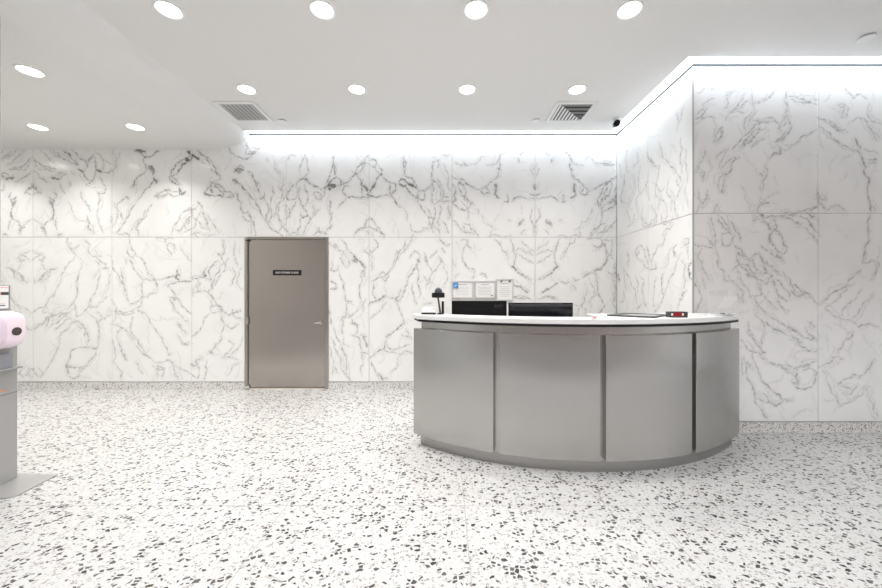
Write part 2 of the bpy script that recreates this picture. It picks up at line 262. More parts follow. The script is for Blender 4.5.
# Marble slab figure: each block is  face | origin x, origin y, scale | optional mirror axis ; then "width darkness x,y x,y ..."
VEINS = '''
@B 0 145 6.19 m201
1.6 .55 203,75 235,110 270,135 310,140 345,150
1.4 .5 205,160 240,190 275,215 300,230
1.2 .45 204,95 225,130 250,155 300,150 330,165
1.2 .4 250,30 290,70 330,110 360,125
1.5 .5 330,40 375,75 410,95 440,110 470,120
1.4 .45 380,30 420,65 460,95 480,115
1.2 .4 300,30 340,65 370,80
2.2 .7 400,45 430,60 440,75
3.0 .6 470,112 485,122
1.6 .6 440,30 480,70 520,90 540,120 520,160
2.2 .75 480,150 505,160 520,175
1.5 .6 505,160 530,200 560,220 575,215
1.8 .65 540,110 560,80 580,60
1.4 .55 530,255 555,235 575,220 590,170 595,145
1.6 .6 590,75 595,120 600,150 625,165
2.6 .8 595,150 620,165 635,170
1.4 .55 625,165 660,172 685,165 690,145
1.2 .45 640,85 645,125 630,165
1.2 .4 590,40 620,60 650,95 690,120
2.6 .7 315,200 345,205 365,212
1.4 .55 320,185 330,200 365,215 395,185 415,180
1.2 .5 400,180 370,170 350,190
1.2 .45 375,245 380,275 405,300
1.2 .4 440,160 460,185
1.2 .45 430,225 440,250 420,265
1.5 .55 495,285 505,325 530,355 550,380 565,410
1.2 .4 420,350 440,380 455,420
1.3 .5 610,200 640,240 660,265 650,295 620,300 605,290
1.4 .5 600,290 615,320 610,380 605,420 615,490 640,545
2.0 .6 300,320 335,345 325,365
3.6 .6 305,345 320,365 325,385
2.4 .6 325,380 335,420 325,455 310,465
1.5 .55 310,465 285,480 270,505 270,545
1.4 .5 325,450 345,490 350,525
1.4 .55 335,295 350,325
1.2 .45 325,340 350,320
2.2 .6 250,505 270,515 285,550
1.2 .4 205,455 240,480 265,500
1.4 .55 190,255 215,270 240,285 250,305
3.0 .65 215,262 225,270
1.2 .5 205,310 230,295 245,290
1.6 .5 195,240 215,275
1.3 .4 480,465 530,470 555,475
2.0 .6 540,440 550,470 545,510 575,540
1.2 .45 575,490 580,550
1.8 .55 355,560 385,550
1.2 .35 450,400 460,440 490,470
1.2 .4 690,440 700,500
@B 110 145 6.19
1.2 .4 15,50 40,90 35,140 20,180
1.2 .35 60,40 55,80 30,150
4.2 .75 150,38 190,40 220,38
2.0 .65 190,45 215,75 245,75 270,60 310,38
1.4 .5 215,75 205,105 220,140 235,150
4.6 .6 240,140 260,152 272,165
2.4 .7 230,130 265,140 275,165 265,185
1.2 .5 190,185 215,175 230,150
1.8 .65 195,180 160,215 150,240 145,265
3.0 .75 270,205 285,220 285,240
1.6 .65 280,215 255,240 225,270 200,305
1.6 .6 200,305 160,360 125,405 105,450 80,490 60,520 25,550
1.8 .5 110,325 75,340 45,365 50,405 70,440 80,465
3.0 .5 100,322 115,332
1.2 .45 50,410 40,450 15,510
1.2 .45 30,360 50,400
1.4 .5 260,365 235,400 225,440 185,465 165,500
1.6 .5 170,480 160,515 180,540 175,565
1.2 .4 185,455 150,490 120,550
1.4 .5 55,555 100,545 120,575
1.3 .45 220,400 210,440 160,510
4.6 .85 470,85 488,95
3.4 .85 480,40 495,50
2.4 .8 490,50 500,65
2.0 .75 480,75 505,70 500,95 470,110 440,140 425,165 395,190 365,195
1.8 .7 460,90 430,105 405,125 385,155 375,190
1.4 .55 445,100 450,130 435,150
1.8 .7 365,195 370,215 395,235 430,245 435,240
1.4 .6 385,205 410,220 430,240
3.0 .7 430,265 435,285 430,310
3.0 .75 440,305 460,300 465,290
2.2 .6 425,310 390,320 370,305 340,280 360,275 390,290 425,290
1.8 .55 340,285 320,290 300,305 280,320 270,315
3.0 .4 285,310 300,320 335,315 360,300
1.2 .5 290,295 280,315 300,330 345,320
1.5 .5 520,370 490,390 460,410 430,455 415,480 385,540
3.5 .35 470,455 490,470 480,490
1.6 .55 500,390 510,440 480,455 460,490 470,520
1.4 .5 470,400 500,400 520,390
1.4 .5 455,490 440,530 420,525
1.2 .5 510,440 530,480 520,510 490,525 460,540
1.2 .45 400,520 440,535
1.3 .45 505,560 530,550 545,575
1.3 .4 280,575 330,580 390,580
@B 190 130 5.35
3.4 .85 3,130 15,135 30,145 48,160
3.0 .8 4,155 8,150
1.8 .65 45,110 60,130 90,160 115,185 135,205 150,235 165,250
1.4 .55 50,150 80,180 110,200 140,230 165,265
1.4 .55 40,112 75,140 110,160 150,210
1.6 .6 165,260 130,275 110,285 115,310 110,335
2.0 .65 110,280 140,290 165,300 180,315
3.0 .75 75,335 90,345 110,350
3.0 .6 110,320 120,335
1.8 .65 90,350 140,352 175,358 180,335 150,310 125,300
1.5 .55 75,330 95,310 110,300
1.4 .55 180,330 210,330 235,340 230,360 190,355
1.6 .6 210,95 225,125 250,140 285,160 310,150 330,130 355,115
2.0 .6 300,125 330,125 350,120 320,115
1.4 .55 300,65 310,95 300,130
1.3 .45 330,75 360,105 380,100
1.2 .45 285,55 315,75
5.0 .65 240,215 255,215 270,222
2.4 .75 235,225 255,205 280,215 290,205
4.0 .65 232,268 245,278
2.4 .75 235,260 250,275 240,290
1.4 .5 285,205 270,190 250,205
2.0 .7 245,270 275,295 300,325 330,365 355,400 375,430 390,465
1.8 .65 310,220 335,250 350,275 360,310 375,335
2.2 .7 345,275 360,305
1.6 .55 390,465 410,495 430,525 470,550 500,570
1.8 .55 245,330 255,370 270,410 285,445
1.8 .6 280,440 310,435 325,480 345,530 350,565
1.4 .5 280,445 295,480 325,490 330,555
1.3 .4 410,150 420,170
1.3 .4 455,160 450,205 480,230 490,260
2.0 .55 370,370 390,365 400,340
1.8 .55 395,360 415,400 420,440 405,480 435,500
1.5 .5 440,300 450,340 430,400 440,460 420,500
1.4 .5 500,270 490,310 495,350 475,400 470,450 490,500 480,545
3.0 .35 480,310 490,325
1.4 .5 520,330 500,370 465,400 450,470
1.6 .5 460,450 500,520 530,560
1.4 .45 510,400 515,470 500,520
1.4 .45 45,385 65,420 95,460 130,510 155,555
2.4 .45 40,385 55,395
2.0 .45 60,440 80,470 100,520
1.4 .45 60,430 35,480 60,520 110,540
1.2 .4 5,430 30,425 45,400
1.3 .4 0,560 30,545 70,560 140,555
@B 285 130 5.345
1.3 .4 15,160 30,130 55,140
1.4 .5 80,230 85,185 100,150 118,155 120,200 128,230 100,255
1.3 .4 105,125 108,150
2.6 .65 95,260 120,268
2.0 .6 60,290 80,265 105,260 125,280 155,300 190,315
1.6 .6 60,295 65,340 50,370 20,375 10,350 35,310 50,290
1.6 .55 75,300 75,350 85,400 105,410 120,370 118,330 105,295
1.4 .55 60,375 40,420 20,460
2.6 .5 35,295 45,300
1.6 .55 10,405 30,430 25,460 5,480
2.0 .6 90,405 110,430 120,460 95,470 85,440
1.6 .55 120,460 130,490 110,530 90,560
1.5 .5 130,490 160,455 190,420
1.6 .55 85,470 80,520 65,560
1.4 .5 20,560 50,545 80,560
1.4 .45 145,400 160,430 150,450
1.4 .5 155,340 175,370 200,365 190,340 170,330 150,345
2.4 .75 190,318 215,305 235,285 260,260 275,250
5.0 .85 235,295 255,300 272,297
3.0 .8 235,310 245,320
1.6 .65 260,140 258,170 265,205 268,245
1.8 .6 262,180 270,230
1.6 .6 255,170 250,210 235,250 215,300
1.6 .65 275,250 295,270 300,295 275,297
1.8 .6 300,295 330,280 360,250 380,235
1.6 .6 295,270 325,285
2.4 .7 372,235 385,238
1.6 .6 375,230 385,200 410,180 450,180
1.4 .55 385,240 410,215 440,180
1.4 .5 400,180 430,150 445,135
2.0 .55 405,185 430,175
2.0 .7 385,245 405,265 415,300 440,325 452,350
3.2 .75 420,295 435,310 440,330
1.6 .6 415,265 410,310 415,350
2.6 .8 440,345 452,350
1.6 .7 330,360 360,355 400,362 450,360
1.6 .6 315,310 310,335 330,355
1.6 .6 310,310 345,300
1.5 .55 330,365 310,385 285,415
1.3 .5 225,300 210,330 185,375
2.0 .5 235,370 240,420 250,470
1.4 .5 250,440 240,490 250,510 225,530
1.6 .5 205,560 225,535 250,515
1.8 .5 180,520 190,550 170,530
1.5 .5 150,560 190,545 230,560
2.2 .5 370,565 390,535 420,522 450,515
2.0 .5 395,540 430,500 455,470
1.2 .4 420,535 440,540 445,560
@B 368 130 5.345
1.8 .55 8,165 30,155 45,180 35,195
1.6 .55 5,180 40,200 60,240 75,215 55,190
2.4 .7 68,240 80,238
1.6 .6 75,245 50,255 40,290 20,320 5,340
3.2 .7 35,285 25,310 12,325
2.6 .75 5,350 30,355
1.6 .65 5,358 50,360 90,350 120,350 135,365 155,400 175,415
1.6 .6 78,250 105,275 140,285 155,290
1.6 .6 120,290 115,320 125,350
2.0 .6 150,290 145,325 125,350
1.8 .6 195,135 190,170 198,200 195,240
1.8 .5 195,160 205,180 190,205
2.4 .7 165,280 175,262 195,265 205,280
2.6 .75 165,285 185,300 205,295
3.6 .8 195,275 220,290 240,300 262,312
1.8 .65 195,290 215,325 240,350 260,365 270,375
1.6 .6 195,240 220,255 240,270 260,310
1.4 .5 235,250 250,280
1.8 .6 275,320 300,325 305,355 285,375 270,370 265,340 275,320
1.6 .55 265,375 285,420 310,450 330,490 350,550
1.4 .5 300,330 340,290 350,275
2.6 .6 345,268 355,275
1.6 .5 350,270 345,220 345,170 375,160 375,200
1.4 .5 350,270 375,285 390,330 380,380 355,400
1.6 .5 345,280 350,310 340,360 350,395
1.6 .5 380,380 410,385 440,380
1.4 .5 370,260 395,300 405,340 395,385
3.0 .4 400,350 430,360
2.2 .5 355,410 360,450 345,490 355,530
1.5 .5 380,400 385,450 370,490 385,560
1.5 .5 425,420 440,450 430,480
1.8 .5 430,400 440,440
1.5 .45 320,420 330,470 350,470
1.6 .45 225,500 235,540 275,545 300,530
1.5 .45 320,490 340,520 290,520
1.5 .45 230,580 245,550
1.3 .4 185,410 210,450 210,490
2.2 .5 5,465 30,490 50,520 70,550 90,580
1.8 .5 5,520 30,530 60,540
1.2 .35 20,540 25,570
1.4 .45 395,130 420,140 440,130
1.4 .4 290,100 275,105
1.3 .4 405,180 430,260 440,330
1.6 .5 400,490 430,550
@B 450 130 5.35 m455
1.5 .5 300,108 275,130 262,160 255,185
1.8 .55 265,170 265,205 258,240 245,260
1.4 .5 245,262 215,280 190,305
2.4 .5 258,205 262,215
1.5 .5 25,180 60,190 90,190 75,178 40,182
1.2 .35 100,190 130,185 165,140 190,150
1.8 .5 365,150 368,175
1.3 .4 375,135 395,120
1.8 .6 10,248 50,262 85,285 120,305 165,325
2.6 .6 50,270 75,295
1.6 .6 165,325 180,345 215,340
1.4 .55 170,320 195,300 215,335
3.0 .65 243,290 248,310 240,340
2.0 .7 235,345 250,358 265,365
1.6 .55 250,285 240,320
1.6 .55 290,380 310,385 305,345
2.0 .55 330,385 345,365 375,352
1.3 .45 345,360 400,362 430,370 455,370
3.0 .5 450,290 455,320
2.0 .5 430,345 452,350
3.6 .55 370,505 385,490
2.0 .6 365,515 395,480
1.8 .55 50,270 45,310 60,350 90,360 110,385 135,400
3.4 .45 20,345 30,370 15,395
1.8 .55 15,290 30,330 15,360 15,395 40,415 75,430 100,440
1.6 .55 65,300 85,340 75,365 100,390
1.4 .5 60,380 90,410 100,440 95,470
1.4 .5 110,385 100,420
1.5 .5 15,480 45,510 75,545 105,550
1.5 .5 75,500 105,505 130,540 155,575
1.3 .45 70,510 80,545 130,560
1.3 .35 160,450 180,490 210,510 245,535
1.3 .4 150,420 155,450
1.4 .4 200,570 240,560 280,575 330,565
1.2 .4 220,540 215,575
1.6 .45 440,420 430,470 450,510 445,560
1.3 .4 380,560 400,530
1.3 .4 310,480 325,485
1.3 .35 195,190 215,185 250,175
1.3 .35 430,200 445,240 440,180
@B 534 130 5.35
1.6 .5 320,170 355,180 385,180 415,172
1.6 .5 360,320 390,280 430,260 455,245
2.4 .5 395,395 430,380 440,375
1.8 .55 355,420 350,360 370,320
2.2 .5 405,400 420,370 440,395
1.6 .5 365,440 345,520 300,575
1.2 .4 230,260 265,300
1.3 .4 330,545 380,530 440,530
@B 0 235 3.92 m123
2.2 .45 195,132 175,150 160,170 140,185
4.0 .35 170,155 150,180
2.0 .45 225,128 200,135 180,160
1.5 .4 205,135 190,165 155,185
1.6 .4 128,60 155,75 175,90 160,105
1.4 .4 125,100 145,85 170,70
2.0 .35 150,95 170,105
1.2 .35 135,175 140,190
1.6 .45 265,10 270,40 300,80
1.4 .45 300,80 270,110 250,145 235,185
1.6 .5 320,110 305,170 305,225 295,255 265,290
1.4 .4 270,45 290,60 310,40
1.6 .45 330,20 345,60 370,85 400,110 420,125
2.0 .5 400,130 425,130
1.6 .4 375,100 395,120
1.6 .45 390,130 385,190 375,225 355,250 345,285
1.4 .4 235,180 215,230 185,270 145,290 125,305
1.4 .4 210,230 165,300
2.6 .4 140,365 165,350 195,320 215,305
2.0 .5 175,365 190,330 230,320 255,310
1.6 .45 185,365 210,345 245,325 275,310
1.6 .45 130,370 160,350
1.6 .45 215,375 240,350 265,330
1.4 .4 165,305 190,300 240,305 290,290
1.6 .4 290,260 300,320 330,300 355,270
1.4 .4 240,305 270,325 310,340 330,365
1.8 .45 320,345 335,375 330,400
1.6 .45 310,375 340,365 350,410 340,435
1.4 .4 340,300 380,330 390,380 385,430
1.4 .4 345,285 380,285 410,250 420,240
1.6 .4 400,320 390,370 385,420
1.4 .4 380,300 410,330 430,280
1.4 .4 240,380 230,430 200,500 170,545
1.6 .5 300,445 330,440 380,445 385,430
1.5 .45 380,450 365,480 345,505 310,530
2.6 .45 260,505 270,520
1.8 .55 300,445 270,490 260,515 265,550
1.8 .5 265,515 300,520 330,525
1.6 .45 270,555 290,565 325,530
1.6 .35 110,520 135,535 150,555
1.4 .4 150,520 170,545 155,560
1.4 .35 125,560 135,520
1.3 .35 160,110 185,145
1.3 .35 425,140 425,200 400,245
1.3 .35 370,60 400,85
1.4 .35 390,130 370,170
1.5 .4 330,370 290,340 240,390 225,405
@B 110 235 3.92
1.6 .5 75,10 85,55 100,75 85,90 70,50
1.6 .5 100,78 130,100 145,130 160,165
1.4 .5 70,90 90,130 115,160 130,175
1.4 .4 60,90 65,110
1.8 .5 40,130 45,160 50,195 35,165
1.5 .5 10,100 30,150 55,195 60,235
1.4 .45 55,200 65,240 75,265
1.6 .5 130,175 125,215 130,240 110,260 75,270
2.2 .5 120,245 130,240
1.4 .45 130,245 120,280 90,295 60,305 20,310
1.6 .5 10,300 40,300 60,315 95,305
2.0 .4 20,290 35,310
1.4 .45 130,180 145,170 180,180 185,215
1.6 .5 160,165 185,200 180,180 155,150
1.4 .45 160,170 200,175 240,165
2.8 .75 255,165 270,175
2.2 .7 225,165 245,162 258,165 265,130
1.8 .65 260,185 290,180 325,175
2.0 .55 262,150 275,160
1.5 .5 210,10 225,40 240,70 240,85
1.4 .45 225,40 250,35 260,60
1.3 .4 275,45 300,80 320,100
1.5 .55 230,200 255,240 280,275 305,300 318,310
1.6 .5 225,205 240,190 265,185
3.0 .5 240,245 255,255
1.6 .5 235,245 250,275 245,300
1.4 .45 130,245 160,230 190,225
1.4 .5 130,300 155,335 180,370 205,405 225,445 230,475
1.4 .45 110,290 130,310
1.4 .5 90,320 80,350 85,380 100,405 125,440 155,480 175,500
1.4 .45 95,410 70,380 40,360 10,350
2.0 .4 40,370 30,385
1.6 .45 25,400 45,450 65,490
1.8 .5 50,465 60,490
1.5 .5 100,430 130,465 140,475
1.8 .4 225,465 240,470
1.6 .5 175,500 205,500 225,490 245,500 260,540
2.4 .4 185,510 205,520
1.5 .5 165,510 195,530 215,520 205,560
1.4 .45 10,410 20,450 15,500 50,540 45,570
1.6 .45 265,340 280,370 300,390
2.4 .45 265,345 275,365
2.4 .5 290,425 305,430
1.4 .4 240,270 270,310 310,345
1.4 .45 265,390 285,430 310,420
1.3 .4 245,510 290,530 320,545
1.4 .45 250,520 270,570
1.3 .4 190,510 185,560
1.4 .4 100,500 130,545
1.3 .4 5,250 25,290 15,340
@B 188 235 3.92
2.8 .75 60,155 70,160
2.0 .65 15,165 40,170 65,165 60,150 70,130
1.6 .6 70,170 90,175 80,140 100,115 120,100
1.6 .5 115,75 130,85 140,110 110,155 90,210
2.0 .45 115,70 125,80
1.6 .5 140,20 145,60 130,80
1.5 .45 160,90 150,135 120,165 95,215
1.6 .5 175,130 185,160 170,200
1.5 .45 185,30 180,80 195,120
1.6 .5 90,175 95,210 75,225 50,220 20,225
2.2 .6 85,235 100,250
1.6 .55 80,225 105,260 130,280 140,300
1.6 .5 90,285 115,275 140,300 90,305
1.4 .5 95,250 90,300
1.4 .5 85,310 60,345 40,380 15,400
1.8 .55 140,300 160,315 190,300 210,295
1.5 .5 135,310 145,355 130,400 105,440 80,465
2.0 .5 80,455 100,465
1.4 .45 175,290 180,320 210,325
1.5 .45 150,350 170,370 200,350
1.5 .45 160,410 180,430 150,465 140,475
1.4 .4 215,400 190,450 165,475
2.0 .5 10,505 25,515 40,505
1.5 .5 15,545 40,560 45,520 30,490 60,480
1.6 .45 75,490 70,540 65,570
1.4 .4 130,480 200,490
1.4 .4 150,555 180,510 200,505
1.5 .4 20,240 40,180
1.4 .4 35,225 50,185
1.3 .4 205,130 190,190 215,220
@B 325 235 3.92
5.0 .6 112,98 125,105
3.0 .65 110,80 130,100 150,120 158,130
1.6 .5 65,20 85,50 110,75 120,90
1.5 .45 20,30 40,50 70,65 95,100 90,130
2.0 .5 35,35 50,50
1.5 .45 75,60 60,90 80,130
1.5 .45 150,60 175,80
1.6 .5 155,125 155,160 140,190 135,225 145,285
1.6 .5 160,135 140,165
1.5 .5 30,100 25,140 45,140 55,120
2.0 .5 20,180 40,190 45,210 20,210
1.6 .5 55,140 75,190 80,240 85,290 75,330
1.8 .55 85,262 105,262
1.5 .45 85,300 100,320 140,285
2.4 .55 100,345 130,350
1.6 .5 70,330 65,370 70,390
2.2 .5 105,330 110,345 125,355 120,390
1.5 .45 60,340 75,320 105,325
1.5 .5 15,280 20,330 25,350
2.0 .45 15,300 20,310
1.6 .45 105,390 130,400 140,440 150,490 145,550
2.6 .5 150,395 160,420 165,440
1.6 .5 140,460 165,465
1.5 .5 140,390 165,400
1.6 .5 60,430 75,465 85,500 90,560
1.6 .45 25,400 35,440 60,480 75,540 100,570
1.5 .45 30,360 45,400 65,430
1.4 .4 20,440 35,500 30,550
2.0 .35 35,520 50,540
1.4 .4 70,400 95,440
1.4 .4 165,250 150,300
@B 366 235 3.92
1.5 .5 30,15 45,50 20,70
1.6 .5 155,20 145,55 120,70 110,120 85,150 50,165 20,185
1.8 .5 120,60 125,90 115,115
1.5 .45 180,15 165,40 130,75
1.6 .5 285,10 295,25 310,40 330,35
2.0 .5 230,90 240,110 230,70
2.6 .6 200,95 210,105
1.8 .6 210,100 195,130 175,155 165,165 185,150
1.6 .55 210,85 200,130 205,170 210,210 205,250
1.5 .5 215,80 190,60 170,90
1.5 .45 240,110 260,150 250,180 235,210
1.5 .45 250,90 265,75 280,60
2.0 .4 300,50 310,70
1.5 .45 260,150 280,130 290,95
1.6 .5 165,165 155,200 145,240 130,260
2.6 .6 115,248 125,260
1.6 .55 90,245 115,250 130,240 135,215
2.2 .6 35,262 75,240
1.8 .6 10,275 40,258 80,235
1.6 .5 30,190 25,230 40,255
2.0 .4 50,155 80,155
1.6 .5 60,160 75,180 90,155
1.5 .5 180,195 190,240 200,270
1.5 .45 120,260 130,295 145,330 150,350
2.0 .65 150,345 125,365 100,385 80,400
1.6 .6 80,400 75,430 55,450 30,470 15,482
1.5 .5 80,425 105,450 140,440 170,430
1.5 .45 70,450 110,460 160,455 185,465
1.5 .4 15,330 50,300 80,265
1.4 .4 130,470 120,520 95,540
2.2 .55 45,540 60,560 70,570
1.6 .5 20,490 35,530 60,565 85,560
1.5 .45 140,395 170,400
1.4 .4 155,370 180,410
1.4 .4 15,60 20,140
1.4 .4 225,160 265,190
1.4 .4 300,100 320,160 300,200
2.0 .4 285,80 300,110
1.4 .4 230,270 260,265
@B 450 235 6.92 m588
1.4 .5 115,30 120,70 150,95
1.4 .45 130,30 95,90 85,150 90,180
1.3 .4 75,40 110,30
2.0 .55 90,185 105,200 120,220
1.5 .5 110,215 145,235 170,240
2.0 .4 150,235 168,242
1.3 .4 170,245 165,290 150,305
1.3 .4 205,270 235,275 260,300
1.6 .5 220,265 250,290
1.5 .5 310,25 340,55 355,80
1.4 .45 355,80 385,120 405,165
1.5 .55 415,25 435,70 440,105 455,135
1.5 .5 455,135 450,175 440,215
2.4 .75 425,215 445,228 458,248
1.8 .6 440,215 470,260 510,285 560,310
2.2 .6 430,335 465,355 500,375 532,395
2.6 .65 525,390 535,398
2.4 .4 440,425 470,440 520,438
1.6 .5 430,440 480,420 565,445
1.4 .4 470,130 520,165 560,190
1.4 .4 540,110 575,140
1.3 .4 495,40 540,80 575,110
1.3 .4 450,110 500,100 540,125
1.3 .4 545,180 575,195
1.3 .35 20,160 40,220
1.3 .35 25,300 60,265
@B 534 235 6.92
1.8 .5 400,65 440,85 465,75 470,45
1.8 .55 470,40 495,80 505,130 505,180 480,205 470,235
2.4 .6 415,245 440,240 470,240
1.5 .45 340,290 380,270 430,250
1.5 .55 420,265 430,310 440,360 445,410 470,450 490,485
2.6 .5 450,540 460,540
1.6 .55 490,485 470,510 455,540
1.6 .45 270,295 285,315 310,310
1.5 .45 175,320 225,340 245,325
1.5 .45 260,340 290,380
1.5 .4 345,330 345,430 340,470 310,510 300,560
2.0 .4 345,425 350,445
1.4 .4 375,300 420,370 425,420 380,460 400,500
1.4 .4 540,30 530,120 550,170
2.4 .45 580,150 585,210
1.8 .45 575,320 560,260 585,200
2.0 .4 545,400 560,440 540,470
1.5 .4 510,250 555,320 570,430
1.4 .35 270,480 360,510 350,550
1.4 .35 545,480 580,510 560,550
1.6 .4 370,30 420,20 460,30
@N 690 65 3.92 m500
1.4 .45 345,90 320,120 290,140 255,155
1.4 .45 385,95 375,130 385,170 380,200 355,230
1.8 .55 385,120 420,130 460,145 497,155
1.6 .45 395,135 430,145 460,150
1.4 .5 497,255 470,270 430,295 395,320 370,335
1.8 .6 350,330 330,345 315,365
2.2 .5 330,350 350,350 355,330 345,315
1.4 .5 265,215 310,205 340,225 350,245 370,235 385,210
1.4 .5 250,220 280,225 320,220
2.4 .45 335,300 360,285 375,260
1.8 .55 330,305 355,295 385,270 400,245 390,215
1.4 .45 345,250 365,270
1.3 .4 245,100 240,150 255,185 235,210 225,240
2.0 .4 245,150 260,145
1.6 .45 245,185 215,215 210,255
2.6 .45 205,320 225,290 250,260
1.8 .55 165,330 195,300 225,270 255,235 290,225
1.8 .55 205,325 240,300 260,270 275,245
1.5 .5 220,300 250,280 300,245
1.6 .5 240,325 260,305 290,290
1.5 .45 190,325 210,310 250,305
1.4 .45 140,215 165,180 190,150 215,115
1.4 .45 155,185 195,165 225,140
2.0 .4 190,180 210,190
1.4 .4 130,175 150,150 140,120 175,100
1.4 .45 20,195 50,175 65,145 95,130
1.6 .45 30,205 55,190 70,165
2.4 .35 25,210 50,200
1.4 .4 20,230 50,210 95,205 105,240 95,300
2.2 .5 110,250 125,265 120,285 100,300
1.6 .5 95,305 105,270 125,245 130,275
1.3 .4 30,110 60,90 100,95
1.4 .4 60,330 45,380 25,420
2.4 .35 40,430 55,440
1.5 .45 35,420 60,425 50,460
1.5 .45 120,415 140,385 165,365 195,362
1.4 .4 100,365 130,340 140,330
2.0 .5 120,440 135,430 150,425
1.8 .5 195,365 160,400 135,440 130,475 125,500
2.2 .5 115,495 130,500
1.3 .4 115,440 115,490
1.6 .45 70,490 60,530 45,560
2.4 .35 65,510 75,525
1.4 .4 30,490 45,540 25,575
1.6 .4 110,545 95,580
1.4 .45 300,385 300,430 285,460 285,490
1.6 .45 275,425 290,435
1.6 .5 290,530 270,555 265,580
1.6 .5 285,545 310,540
1.2 .3 200,470 215,520 240,550 230,580
2.4 .55 470,570 485,560 497,555
1.8 .5 405,580 440,575 475,565 500,550
1.4 .45 365,580 400,575
1.2 .35 140,110 180,90 220,100
1.3 .35 150,330 130,360 110,410
@N 815 65 3.92
1.6 .5 105,70 130,105 150,130 165,115 205,135
2.6 .3 95,165 120,170 105,195
1.5 .4 75,160 110,150 130,170 125,195 100,205
1.8 .55 10,205 45,225 75,245 110,265
1.8 .5 50,215 85,245 110,255
1.8 .55 12,240 40,260 65,285 100,310 130,325 165,340
2.2 .6 155,285 165,310 180,330
2.0 .6 165,335 180,355 195,395
2.4 .65 190,380 200,400
2.2 .6 195,400 205,440 205,485 210,525 220,575
1.5 .45 130,230 170,205 190,210 220,250 245,300
1.5 .4 205,220 225,260 255,290
2.0 .45 210,370 240,370 235,385 210,385
1.5 .4 250,350 215,340 190,330
1.5 .4 215,150 205,190 255,230
1.5 .4 215,525 240,570
1.8 .5 12,500 15,540 40,570
1.4 .4 35,510 45,530 15,530
1.4 .4 50,570 80,550 120,575
@N 690 210 5.35 m685
1.6 .5 445,50 490,35 530,45 560,65 590,75
2.2 .5 570,65 590,78
1.8 .55 380,20 395,55 420,90 440,105
3.0 .6 375,25 395,35
1.6 .5 395,35 440,30 520,25 600,20
2.6 .55 620,10 650,40 665,35
1.6 .55 590,30 630,50 650,80 680,120
2.6 .5 640,70 660,95
1.4 .5 600,90 640,125 670,160 682,180
1.6 .55 440,50 465,90 450,110 425,130
2.4 .55 430,130 425,165
1.6 .55 450,110 480,130 500,160 498,240
2.0 .55 420,150 440,180 460,210 490,235
2.6 .6 465,240 490,255
1.6 .5 380,190 410,215 440,240 480,260 495,285
1.6 .5 370,225 390,275 420,295 450,315 490,350
2.4 .5 395,310 415,330
1.5 .5 360,235 385,270 400,310
1.5 .5 330,255 360,230
1.6 .5 330,260 345,300 380,340
1.6 .5 495,330 520,360 540,400 570,410 620,440 660,475 683,505
2.2 .5 590,430 640,455
1.6 .5 545,405 560,450 580,460 620,445
2.0 .5 540,430 560,455 575,465
1.6 .55 445,370 465,430 490,470 520,490
2.6 .45 440,380 450,400
1.6 .5 460,370 490,400 520,430 540,465
1.5 .5 470,450 470,490 500,530 530,540
1.8 .5 150,25 180,55 200,85 215,110
2.0 .5 150,40 175,80 210,115
1.8 .55 215,60 235,95 260,125 270,160
1.5 .5 110,40 130,110 140,190
1.5 .5 170,125 175,190 210,190 235,140 200,120 170,130
1.6 .5 95,160 125,190 140,200
2.2 .45 105,165 120,180
1.5 .45 25,185 70,190 130,205
2.4 .5 255,230 285,245
1.6 .5 240,190 270,210 290,245 330,280
1.6 .5 250,240 265,290 240,310
1.5 .5 265,290 300,320 340,350 360,365
2.0 .5 300,340 345,360
1.5 .5 275,290 330,330 355,345
1.5 .45 140,210 150,300 180,370 210,385
1.4 .4 40,240 70,320 110,380
1.6 .4 60,310 90,350
1.5 .45 205,350 240,400 280,430 285,500
1.4 .4 250,310 270,370 310,420 330,470
2.0 .4 300,345 320,360
1.5 .45 345,350 380,400 385,450 340,460
1.5 .5 360,370 410,400 420,370 440,350 420,340 370,345
1.5 .45 345,470 370,520 410,560
1.4 .4 355,400 380,440 410,480 470,530
1.4 .4 240,440 290,490
1.8 .45 5,280 10,370
2.0 .5 20,380 45,420 55,500 30,545
1.4 .4 60,360 80,420
1.4 .4 345,30 380,60 420,70
1.3 .4 350,20 340,60 360,40
1.4 .35 60,200 40,260 75,290
@N 735 310 5.11 m425
1.8 .5 105,30 140,60 180,80 230,110 270,130
2.0 .55 200,95 240,110
1.6 .5 175,30 220,60 270,90 310,105
2.6 .55 290,100 315,110
1.6 .5 270,80 310,110 350,140 385,150 420,150
1.6 .5 280,130 310,160 340,185 380,210 420,210
2.0 .45 310,140 335,165
1.5 .5 360,90 390,130 420,150
1.5 .4 380,60 410,90
1.6 .5 30,150 70,205 110,215 150,240
2.6 .5 130,205 155,220
1.5 .5 60,110 100,160 135,200
1.5 .45 70,60 80,110 120,170
1.5 .45 145,60 145,130 130,195
1.8 .55 90,220 95,260 120,320 160,380 200,420 235,455 265,465 300,460
2.6 .4 55,265 75,290
1.6 .5 45,240 60,330 85,380 100,420 110,450
2.4 .5 90,400 105,440
1.8 .55 105,450 150,470 200,490 225,480 250,460
1.6 .5 140,420 170,460 215,485
1.6 .5 100,440 120,490 140,520 160,560
2.6 .4 145,540 165,550
1.6 .5 120,235 170,265 210,280 250,300 290,325 325,365
2.0 .5 240,295 265,305
1.6 .5 260,275 300,300 330,290 380,280 415,262
2.4 .4 340,290 380,290
1.6 .5 320,300 315,340 330,375 300,375 290,360
1.8 .55 300,375 320,400 360,405 390,395 410,360 415,320
2.0 .4 310,365 325,385
1.5 .4 345,310 390,300 420,330
1.4 .4 30,250 40,330
@N 815 210 2.735
2.2 .5 150,10 145,50 135,110 130,145
1.5 .45 130,145 155,135 175,150 160,190
1.8 .5 10,260 50,225 90,200 125,165
1.6 .4 30,265 70,230 110,200
1.6 .4 75,290 100,250 130,215
1.6 .4 95,300 130,260 160,230
1.8 .45 85,300 120,320 150,310 175,320
